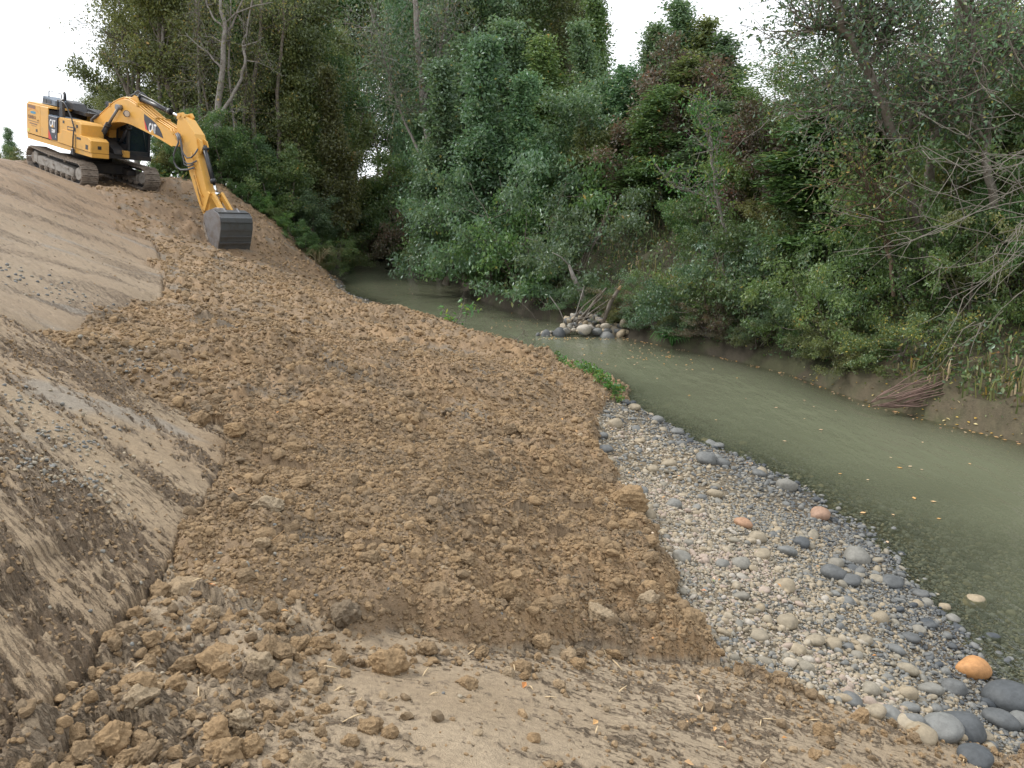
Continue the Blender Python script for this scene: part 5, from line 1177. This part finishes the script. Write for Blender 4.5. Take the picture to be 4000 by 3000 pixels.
own_tree("riverside_tree", "upright dark trunk right of the leaning tree", [([(1995, 470), (2006, 400), (2012, 330), (2030, 240), (2040, 130), (2068, 40), (2075, -50)], .10, .05), ([(2022, 290), (2005, 240), (1990, 180)], .04, .015), ([(2040, 150), (2000, 80), (1975, 0)], .04, .015), ([(2060, 70), (2110, 40), (2160, 20)], .035, .012)], 14.4, M_bark, "green", 3600, .075, 18, 120, .9, spread=.14, vmax=330)
own_tree("riverside_tree", "thick pale trunk behind the upright dark one", [([(2035, 400), (2045, 300), (2052, 200), (2062, 100), (2085, 0), (2095, -60)], .16, .12), ([(2062, 100), (2120, 60), (2190, 50)], .05, .02)], 17.5, M_bark_pale, "blue", 1500, .09, 19, 50, 1.0, spread=.16, vmax=250)
own_tree("riverside_tree", "slim grey trunk nearest the right edge of the picture", [([(2155, 470), (2135, 380), (2128, 300), (2108, 200), (2090, 150), (2105, 70), (2060, -20)], .07, .04), ([(2128, 300), (2060, 220), (2040, 160)], .03, .012), ([(2100, 130), (2160, 90), (2212, 150)], .04, .02)], 12.6, M_bark, "blue", 3200, .07, 20, 110, .8, spread=.12, vmax=330)
own_tree("young_tree", "thin brown trunked young tree low on the right bank", [([(1930, 640), (1925, 560), (1912, 510), (1900, 450), (1890, 400)], .035, .018), ([(1902, 455), (1870, 400), (1850, 340)], .025, .01)], 13.0, simple("red_brown_bark", (.13, .09, .06), .9), "green", 2200, .075, 21, 60, .7, spread=.13)
own_tree("young_tree", "thin bare trunk with a swept yellow-green spray of leaves left of the big bush", [([(1572, 532), (1560, 480), (1545, 400), (1538, 330), (1530, 250)], .045, .02), ([(1555, 440), (1500, 420), (1460, 400), (1432, 375)], .018, .006), ([(1540, 350), (1520, 280), (1500, 230)], .02, .008)], 17.2, M_bark_pale, "bright", 1300, .085, 22, 46, .5, spread=.10)
OU = [1740, 1690, 1790, 1850, 1930, 2000, 2080, 2150, 2230, 2190, 1760, 2260]
for k, (u, v, Y, lf) in enumerate([(1740, 90, 19, "green"), (1690, 130, 20, "green"), (1790, 60, 18.5, "blue"), (1850, 120, 19, "olive"), (1930, 60, 20, "olive"), (2000, 120, 18, "green"), (2080, 60, 20, "olive"), (2150, 20, 17, "blue"), (2230, 0, 15.5, "blue"), (2190, 90, 21, "olive"), (1760, 240, 16.5, "green"), (2260, 60, 13.5, "blue")]):
    x = ux(u, Y); z0 = ground_z(x, Y)[0]; h = max(2.6, htop(v, Y, z0))
    plant(pick("open", 2) if v < 200 else pick("slim", 3), x, Y, h, "riverside_tree", "light open crowned tree, %s from the left on top of the right bank" % ORD[sorted(OU).index(u)], "tree", lf, "open crowned trees on top of the right bank", w=(1.0 if v < 200 else 1.5) * (9 / h) * .95)
for k in range(34):
    Y = random.uniform(11, 22); off = random.uniform(5.2, 11)
    p = bank_at(Y, off); plant(pick("shrub", 3), p[0], p[1], random.uniform(1.3, 2.2), "hedge_bush", "%s bush of the tangled hedge along the top of the right bank" % TXT[(lf := random.choice(["green", "olive", "brown", "green"]))], "bush", lf, "hedge along the top of the right bank", w=1.1)
# bare shrub reaching in from the right edge
r = np.random.default_rng(77); W = Wood(); b0 = aty(2330, 420, 9.0)
root = empty("bare_shrub", b0); tag(root, "bare branching shrub reaching in from the right edge over the bank", "shrub")
W.tube(smooth(np.array([[0, 0, -3.0], [.05, .05, -1.5], [0, 0, 0.], [.1, 0, 1.2]])), np.linspace(.06, .03, 13), 7)
trunk_o = None
ends = [((1870, 590), .012), ((1800, 545), .010), ((1960, 620), .012), ((2010, 420), .012), ((1900, 390), .010), ((2090, 720), .010), ((2130, 560), .010), ((1780, 440), .008), ((2060, 330), .012), ((1960, 230), .012), ((2120, 150), .012), ((2150, 640), .010), ((1990, 700), .008), ((1880, 300), .009), ((2080, 470), .009)]
for (u, v), rr in ends:
    e = aty(u, v, 9.0 + r.uniform(-.8, .9)) - b0; s0 = np.array([0, 0, r.uniform(-.9, .9)]); P = wob(s0, e, 10, .10, r); P[:, 2] -= .25 * np.sin(np.linspace(0, math.pi, 10)) * 0 - .12 * np.sin(np.linspace(0, 3.14, 10))
    W.tube(P, np.linspace(rr * .8, .0025, 10), 5)
    for j in range(6):
        i = r.integers(2, 9); d = (P[-1] - P[0]) / np.linalg.norm(P[-1] - P[0]) + r.normal(0, .55, 3); S = wob(P[i], P[i] + d * r.uniform(.2, .7), 5, .14, r); W.tube(S, np.linspace(.006, .0022, 5), 3)
link_mesh("branches", W.mesh("branches", M_twig), None, root)

# ------------------------------------------------------------------ ground cover of the banks
def cover(name, n, cond, leafm, size, hgt, slim=.5, droop=.2, rmin=8, rmax=40, parent=None, clumpf=1.2, seed=1, a0=-20, a1=40):
    r = np.random.default_rng(seed); x, y = sample(n, rmin, rmax, a0, a1, False); z, m_ = terrain(x, y); ok = cond(x, y, z, m_)
    cl = fbm(x * clumpf, y * clumpf, 2, seed + 5); ok &= r.uniform(-.5, .5, n) < cl + .12
    P = np.stack([x, y, z + np.abs(r.normal(0, 1, n)) * hgt * (1 + np.clip(cl, 0, 1))], -1)[ok]
    o = link_mesh(name, leaves_mesh(name, P, size * (1 + .012 * np.hypot(P[:, 0], P[:, 1])), r, M_leaf[leafm], droop, slim=slim)); o['kind'] = 'stuff'; return o
cb_ = lambda x, y, z, m: m['bank'] & (m['dR'] > .35) & (m['dR'] < 9)
cover("ivy", 110000, cb_, "green", .07, .16, seed=41); cover("bank_leaves", 26000, cb_, "blue", .075, .22, seed=42); cover("withered_leaves", 16000, cb_, "brown", .06, .10, seed=43)
cover("moss", 60000, lambda x, y, z, m: m['bank'] & (m['dR'] > .12) & (m['dR'] < 2.2), "olive", .035, .03, seed=44)
cover("low_creepers", 90000, lambda x, y, z, m: m['bank'] & (m['dR'] > .12 + .35 * (y < 13)) & (m['dR'] < 3), "green", .055, .10, seed=46)
cover("forest_undergrowth", 24000, lambda x, y, z, m: m['forest'] & (m['dL'] > .2) & (y < 45), "green", .10, .18, seed=45, rmin=32, rmax=45, a0=-35, a1=0)
def grass(name, n, cond, leafm, hgt, seed, rmin=8, rmax=30, lean=.5, a0=-20, a1=40, wd=.010, cf=1.1):
    r = np.random.default_rng(seed); x, y = sample(n, rmin, rmax, a0, a1, False); z, m_ = terrain(x, y); ok = cond(x, y, z, m_); cl = fbm(x * cf, y * cf, 2, seed + 3); ok &= r.uniform(-.4, .5, n) < cl
    P = np.stack([x, y, z], -1)[ok]; n = len(P); h = (hgt * r.uniform(.4, 1.4, n))[:, None]; a = r.uniform(0, 6.28, n); D = np.stack([np.cos(a), np.sin(a), 0 * a], -1); S = np.stack([-np.sin(a), np.cos(a), 0 * a], -1) * wd * (1 + .03 * np.hypot(P[:, 0], P[:, 1]))[:, None]
    l = r.uniform(.2, 1.2, n)[:, None] * lean; up = np.array([[0, 0, 1.]])
    m1 = P + h * (up * .6 + D * l * .3); m2 = P + h * (up * .85 + D * l * 1.0) - up * h * l * .25
    V = np.stack([P - S, P + S, m1 - S * .8, m1 + S * .8, m2], 1).reshape(-1, 3); b = np.arange(n)[:, None] * 5
    Fs = np.vstack([b + np.array([0, 1, 3]), b + np.array([0, 3, 2]), b + np.array([2, 3, 4])]); me = np_mesh(name, V, Fs, False); f_attr(me, "tint", np.repeat(r.uniform(0, 1, n), 5)); me.materials.append(M_leaf[leafm]); o = link_mesh(name, me); o['kind'] = 'stuff'; return o
grass("bank_grass", 17000, lambda x, y, z, m: m['bank'] & (m['dR'] > .5) & (m['dR'] < 7), "dry", .30, 51)
grass("bank_grass_green", 18000, lambda x, y, z, m: m['bank'] & (m['dR'] > .3) & (m['dR'] < 6), "olive", .34, 52)

# ================================================================== stone heap, driftwood, weeds, litter
heap = atz(1262, 722, 0.0); 
hp_o = empty("stone_heap", heap); tag(hp_o, "heap of pale rounded stones on the water's edge across the river", "stone heap")
r = np.random.default_rng(90)
def heap_rock(px, py, pz, s, t):
    o = bpy.data.objects.new("rock", random.choice(ST_B)); COL.objects.link(o); o.parent = hp_o; o.location = (px, py, pz); o.rotation_euler = (r.normal(0, .5), r.normal(0, .5), r.uniform(0, 6.28)); o.scale = (s, s, s * r.uniform(1, 1.3)); o['tint'] = t
def heap_h(a, b): return .42 * max(0, 1 - ((a - .15) / 1.15) ** 2) * (.35 + .65 * sstep(-.5, .55, b))
for k in range(300):
    a = r.uniform(-1.15, 1.0); b = r.uniform(-.35, .75)
    if a < -.45 and abs(b + .15) > .25 * (1.25 + a) + .08: continue
    s = .05 * 2.1 ** r.uniform(0, 1) * (1.25 if r.uniform() < .12 else 1)
    h = heap_h(a, b) * (.25 if a < -.6 else 1) * r.uniform(.55, 1.0)
    heap_rock(a, b, h + s * .2, s, float(r.uniform(.12, .45) if r.uniform() < .45 else r.uniform(.62, .93)))
heap_rock(-.03, -.30, .16, .20, .88); heap_rock(.30, -.28, .10, .15, .3); heap_rock(.48, -.25, .22, .13, .85); heap_rock(.85, -.32, .06, .16, .66); heap_rock(-.95, -.28, .03, .13, .12); heap_rock(-.62, -.3, .06, .17, .05); heap_rock(.52, -.42, -.02, .2, .28)
heap_rock(.70, -.2, .10, .14, .55); heap_rock(.93, -.18, .30, .12, .82)
def log(name, label, pts, Y, rad, mat, cut=None, n=9, dY=None):
    P = [aty(u, v, Y + (dY[i] if dY else 0)) for i, (u, v) in enumerate(pts)]
    b = P[-1]; root = empty(name, b); tag(root, label, "log" if "log" in name or "trunk" in name else "branch")
    MB().tube([p - b for p in P], rad, n).build("wood", mat, root)
    if cut is not None:
        d = (P[0] - P[1]) / np.linalg.norm(P[0] - P[1]); MB().tube([P[0] - b, P[0] - b + d * .09 + np.array([.02, 0, .02])], [rad[0], rad[0] * .45], n).build("cut_face", cut, root)
    return root
log("driftwood_log", "grey broken dead trunk leaning out of the bank behind the stone heap", [(1229, 572), (1238, 598), (1252, 622), (1262, 650), (1264, 672)], 19.7, [.03, .06, .075, .065, .05], M_bark_pale)
log("dead_branch", "thin bare branch above the broken dead trunk", [(1192, 545), (1212, 555), (1230, 574)], 19.7, [.008, .014, .02], M_bark_pale)
log("cut_log", "leaning cut log with a bright orange end on the stone heap", [(1336, 626), (1318, 655), (1302, 700)], 18.2, [.045, .05, .04], M_bark, M_cutwood)
for k, (pts, Yk, rr) in enumerate([([(1310, 622), (1285, 650), (1238, 712)], 18.5, .035), ([(1303, 640), (1270, 668), (1230, 715)], 18.4, .022), ([(1315, 648), (1280, 672), (1248, 705)], 18.6, .02), ([(1262, 618), (1248, 665), (1235, 708)], 18.3, .014),
                                   ([(1188, 640), (1208, 668), (1224, 706)], 18.0, .013), ([(1300, 630), (1262, 660), (1225, 705)], 18.7, .018), ([(1308, 662), (1275, 684), (1245, 690)], 18.3, .014), ([(1290, 640), (1262, 690), (1228, 718)], 18.2, .012)]):
    labs = ["thickest dark branch leaning on the stone heap", "long middling branch in the bundle on the stone heap", "short branch low in the bundle on the stone heap", "upright thin stick at the left of the branch bundle", "lone pale stick pointing left from the stone heap", "slanting branch just under the thickest one", "short flat stick at the foot of the cut log", "thin straight stick crossing the branch bundle"]
    log("dead_branch", labs[k], pts, Yk, [rr * .6, rr * .9, rr], [M_bark, M_bark_pale][k in (3, 4)], n=7)['group'] = "dead branches on the stone heap"
# brushwood on the foot of the right bank
r = np.random.default_rng(92)
bw = empty("brushwood", hitp := np.array([*aty(2010, 850, 11.2)])); tag(bw, "bundle of thin reddish brushwood lying on the bare bank at the right", "brushwood")
W = Wood()
for k in range(26):
    u0, v0 = 1900 + r.uniform(-20, 60), 870 + r.uniform(-14, 16); a = aty(u0, v0, 10.9) - hitp; e = aty(u0 + r.uniform(120, 260), v0 - r.uniform(35, 95), 11.2 + r.uniform(-.1, .3)) - hitp; P = wob(a, e, 7, .05, r); W.tube(P, np.linspace(.010, .004, 7), 4)
link_mesh("sticks", W.mesh("sticks", simple("red_twig", (.20, .13, .105), .9)), None, bw)['kind'] = 'stuff'
# sapling, stalks, weeds on the crest of the soil slope
own_tree("sapling", "small green sapling growing on the crest of the soil slope by the water", [([(985, 705), (995, 680), (1003, 655), (1008, 645)], .012, .004), ([(990, 698), (1018, 678), (1032, 658)], .008, .003), ([(988, 700), (980, 690), (968, 690)], .006, .003)], 16.6, M_twig, "bright", 90, .12, 23, 12, .25, spread=.05, wy=.05)
own_tree("dry_stalks", "cluster of bare pale stalks on the crest of the soil slope", [([(1140, 772), (1132, 750), (1118, 732)], .007, .003), ([(1145, 775), (1140, 740), (1138, 715)], .006, .002), ([(1150, 778), (1146, 745), (1147, 735)], .006, .002), ([(1135, 770), (1120, 755), (1095, 742)], .008, .003), ([(1160, 785), (1150, 760), (1143, 748)], .006, .002)], 13.9, M_twig, None, 0, .1, 24, 6, .2, wy=.04, cat="plant")
Wd, Pd, Td, lf_, rr_ = tree_parts(seed=601, Hh=.28, rt=.006, base=.1, width=.22, nleaf=60, leaf=.085, nlimb=9, up=.5, spread=.04, stems=3, profile='bush', sub=2)
wt = Wd.mesh("stem", M_leaf["bright"]); f_attr(wt, "tint", np.full(len(wt.vertices), .3)); wc = leaves_mesh("leaves", Pd, .085, rr_, M_leaf["bright"], .0, Td, slim=.7)
for k in range(20):
    t = (k + random.uniform(-.3, .3)) / 19; u, v = 1205 + 130 * t, 792 + 78 * t + random.uniform(-2, 5)
    p = atz(u, v, .30); gz0 = ground_z(p[0], p[1])[0]
    o = empty("leafy_weed", (p[0], p[1], gz0 - .02)); o.rotation_euler = (0, 0, random.uniform(0, 6.28)); s = random.uniform(.35, .62) * (.7 + .5 * t); o.scale = (s, s, s); tag(o, "low bright green weed in the row along the crest of the soil slope", "weed", "weeds along the crest of the soil slope")
    link_mesh("stem", wt, None, o); link_mesh("leaves", wc, None, o)
for k, (u, v, Y, h) in enumerate([(505, 408, 33.2, .5), (530, 418, 33.2, .6), (552, 430, 33, .5), (590, 468, 32.8, .6), (612, 490, 32.6, .6), (640, 505, 32.2, .8), (575, 440, 33.2, .8), (660, 540, 32, .7), (680, 560, 31.8, .7), (470, 405, 33.6, .4)]):
    x = ux(u, Y); plant(pick("shrub", 3), x, Y, h * 1.3, "edge_weed", "low dark green plant on the rim of the soil heap behind the bucket", "plant", ["green", "bright"][k in (4, 6)], "low plants on the rim of the soil heap", w=1.3)
# grass tuft at the undercut tip
p = aty(690, 585, 31.4); grass_o = None
r = np.random.default_rng(93); root = empty("grass_tuft", (p[0], p[1], ground_z(p[0], p[1])[0])); tag(root, "tuft of long dry grass hanging over the dark undercut bank tip", "grass tuft")
W = Wood()
for k in range(60):
    a = r.uniform(0, 6.28); l = r.uniform(.3, .9); d = np.array([math.cos(a), math.sin(a), 0]); P = np.array([[0, 0, 0], d * l * .2 + [0, 0, l * .6], d * l * .5 + [0, 0, l * .85], d * l * .9 + [0, 0, l * .7]]) + d * .1; W.tube(P, [.010, .008, .006, .002], 3)
me = W.mesh("blades", M_leaf["dry"]); f_attr(me, "tint", r.uniform(.4, 1, len(me.vertices))); link_mesh("blades", me, None, root)
for k, (u, Y, off, h, lf) in enumerate([(700, 32.3, 0, 1.1, "olive"), (712, 33.5, 0, 1.4, "green"), (708, 36, 0, 2.0, "green"), (712, 39, 0, 2.4, "olive"), (716, 42, 0, 2.6, "green")]):
    x = ux(u, Y) - .3; plant(pick("hang", 2), x, Y, h, "overhanging_bush", "dark bush hanging over the left bank where the river disappears", "bush", lf, "bushes hanging over the left bank", w=1.0, z=max(.25, ground_z(x, Y)[0]))
# iris-like clump on the right bank
r = np.random.default_rng(94); x, y = ux(1466, 16.6), 16.6; root = empty("strap_leaf_plant", (x, y, ground_z(x, y)[0])); tag(root, "clump of long bright green strap leaves right of the stone heap", "plant"); W = Wood()
for k in range(34):
    a = r.uniform(0, 6.28); l = r.uniform(.3, .55); d = np.array([math.cos(a), math.sin(a), 0]); W.tube(np.array([[0, 0, 0], d * l * .3 + [0, 0, l * .6], d * l * .8 + [0, 0, l * .6], d * l + [0, 0, l * .3]]), [.012, .014, .010, .002], 3)
me = W.mesh("leaves", M_leaf["bright"]); f_attr(me, "tint", r.uniform(0, .8, len(me.vertices))); link_mesh("leaves", me, None, root)

# leaves on the water and on the ground
def flat_leaves(name, P, size, seed, tilt=.12, mat="fallen", slim=.6, tint=None):
    r = np.random.default_rng(seed); n = len(P); a = r.uniform(0, 6.28, n); L_ = (size * r.uniform(.6, 1.4, n))[:, None]
    d = np.stack([np.cos(a), np.sin(a), r.normal(0, tilt, n)], -1); s = np.stack([-np.sin(a), np.cos(a), r.normal(0, tilt, n)], -1)
    V = np.stack([P - d * L_ * .5, P + s * L_ * slim * .5 + [0, 0, tilt * .02], P + d * L_ * .5, P - s * L_ * slim * .5 + [0, 0, tilt * .02]], 1).reshape(-1, 3)
    me = np_mesh(name, V, np.arange(4 * n).reshape(-1, 4), False); f_attr(me, "tint", np.repeat(r.uniform(0, 1, n) if tint is None else tint, 4)); me.materials.append(M_leaf[mat]); o = link_mesh(name, me); o['kind'] = 'stuff'; return o
r = np.random.default_rng(95); P = []
def wpix(u0, u1, v0, v1, n): 
    for k in range(n): P.append(atz(r.uniform(u0, u1), r.uniform(v0, v1), .010))
wpix(1050, 1190, 675, 712, 36); wpix(1150, 1360, 728, 734, 70); wpix(1350, 1470, 735, 775, 46); wpix(1370, 1500, 745, 800, 26); wpix(740, 1050, 575, 640, 70); wpix(1300, 2100, 780, 1180, 46); wpix(1050, 1330, 700, 800, 22); wpix(1500, 2000, 900, 1300, 12)
for t in np.linspace(0, 1, 150):
    k = r.uniform(3, 8.999); i = int(k); a, b = shoreR[i], shoreR[i + 1]; q_ = a + (b - a) * (k - i); dd = (b - a) / np.linalg.norm(b - a); q_ = q_ - np.array([dd[1], -dd[0]]) * abs(r.normal(0, .10)); P.append(np.array([q_[0], q_[1], .010]))
P = np.array(P); zz = terrain(P[:, 0], P[:, 1], False)[0]; P = P[zz < -.02]
flat_leaves("floating_leaves", P, .052, 96, .02, tint=np.clip(r.uniform(.38, .85, len(P)), 0, 1))
def on_ground(n, rmin, rmax, key, seed, a0=-38, a1=40, lift=.006):
    x, y = sample(n, rmin, rmax, a0, a1); z, m_ = terrain(x, y); ok = m_[key] & (z > .02); return np.stack([x, y, z + lift], -1)[ok]
flat_leaves("fallen_leaves", np.vstack([on_ground(80, 1.8, 5, 'clay', 1), on_ground(420, 3, 13, 'grav', 2, lift=.03), on_ground(60, 2, 10, 'soil', 3, lift=.02)]), .034, 97, .35, slim=.5)
sh = []
for k in range(46):
    kk = r.uniform(3, 5.8); i = int(kk); a, b = shoreR[i], shoreR[i + 1]; q_ = a + (b - a) * (kk - i); dd = (b - a) / np.linalg.norm(b - a); q_ = q_ + np.array([dd[1], -dd[0]]) * abs(r.normal(0.03, .12)); sh.append([q_[0], q_[1], ground_z(q_[0], q_[1])[0] + .02])
flat_leaves("washed_up_leaves", np.array(sh), .05, 98, .3, tint=r.uniform(0, .8, len(sh)))
# straws and wood chips on the clay, roots in the loose soil
STRAW = simple("pale_straw", (.55, .42, .25), .8); ROOT = simple("pale_root", (.42, .27, .14), .85)
x, y = sample(110, 1.9, 5, -30, 38); z, m_ = terrain(x, y); k_ = 0
for i in np.where(m_['clay'])[0][:46]:
    a = random.uniform(0, 6.28); l = random.uniform(.012, .045); c = np.array([x[i], y[i], z[i] + .006]); d = np.array([math.cos(a), math.sin(a), 0.1]) * l
    MB().tube([-d, d * .1 + [0, 0, .003], d], [.0022, .0035, .0018], 5).build("straw", STRAW, clayo).location = c
x, y = sample(200, 3.5, 16, -30, 16); z, m_ = terrain(x, y)
for i in np.where(m_['soil'])[0][:48]:
    c = np.array([x[i], y[i], z[i] + .03]); dd = math.hypot(x[i], y[i]); a = random.uniform(0, 6.28); l = random.uniform(.04, .10) * (1 + dd * .06)
    rt_ = np.random.default_rng(i); W = Wood(); d = np.array([math.cos(a), math.sin(a), .25]) * l; W.tube(wob(-d, d, 7, .25, rt_), np.linspace(.0035, .0015, 7) * (1 + dd * .05), 4)
    link_mesh("root", W.mesh("root", ROOT), None, soilo).location = c
# grey gravel lying in the gully and on the graded faces
def patch(center_px, n, sx, sy, s0, s1, t0, t1, par, key=None):
    r = np.random.default_rng(int(center_px[0] * 7 + center_px[1])); p = hit(*center_px)
    if p is None: return None
    a = r.normal(0, sx, n); b = r.normal(0, sy, n); x = p[0] + a; y = p[1] + b; z = terrain(x, y)[0]; s = r.uniform(s0, s1, n)
    return x, y, z, s, r.uniform(t0, t1, n)
acc = [patch(c, *a) for c, a in [((290, 812), (45, .22, .10, .008, .02, .2, .6, 0, 0)), ((240, 775), (16, .22, .16, .01, .02, .3, .7, 0, 0)), ((305, 830), (60, .2, .08, .008, .018, .1, .5, 0, 0)), ((90, 610), (45, .6, .3, .012, .032, .1, .5, 0, 0)), ((130, 640), (35, .5, .3, .012, .03, .2, .6, 0, 0)),
        ((20, 850), (60, .25, .2, .008, .018, .2, .6, 0, 0)), ((130, 1020), (160, .16, .12, .007, .015, .3, .7, 0, 0)), ((130, 940), (120, .14, .12, .007, .014, .3, .7, 0, 0)), ((395, 765), (8, .3, .2, .02, .04, .25, .5, 0, 0)), ((340, 780), (7, .3, .3, .02, .04, .25, .5, 0, 0)), ((430, 1240), (20, .2, .2, .008, .015, .2, .5, 0, 0)), ((560, 1400), (30, .5, .3, .006, .012, .1, .9, 0, 0)), ((360, 1440), (30, .3, .3, .006, .014, .1, .9, 0, 0))]]
acc = [a for a in acc if a is not None]
x, y, z, s, t = [np.concatenate([a[k] for a in acc]) for k in range(5)]
stuff("scattered_gravel", x, y, z, s, C_peb, t, lift=.25)
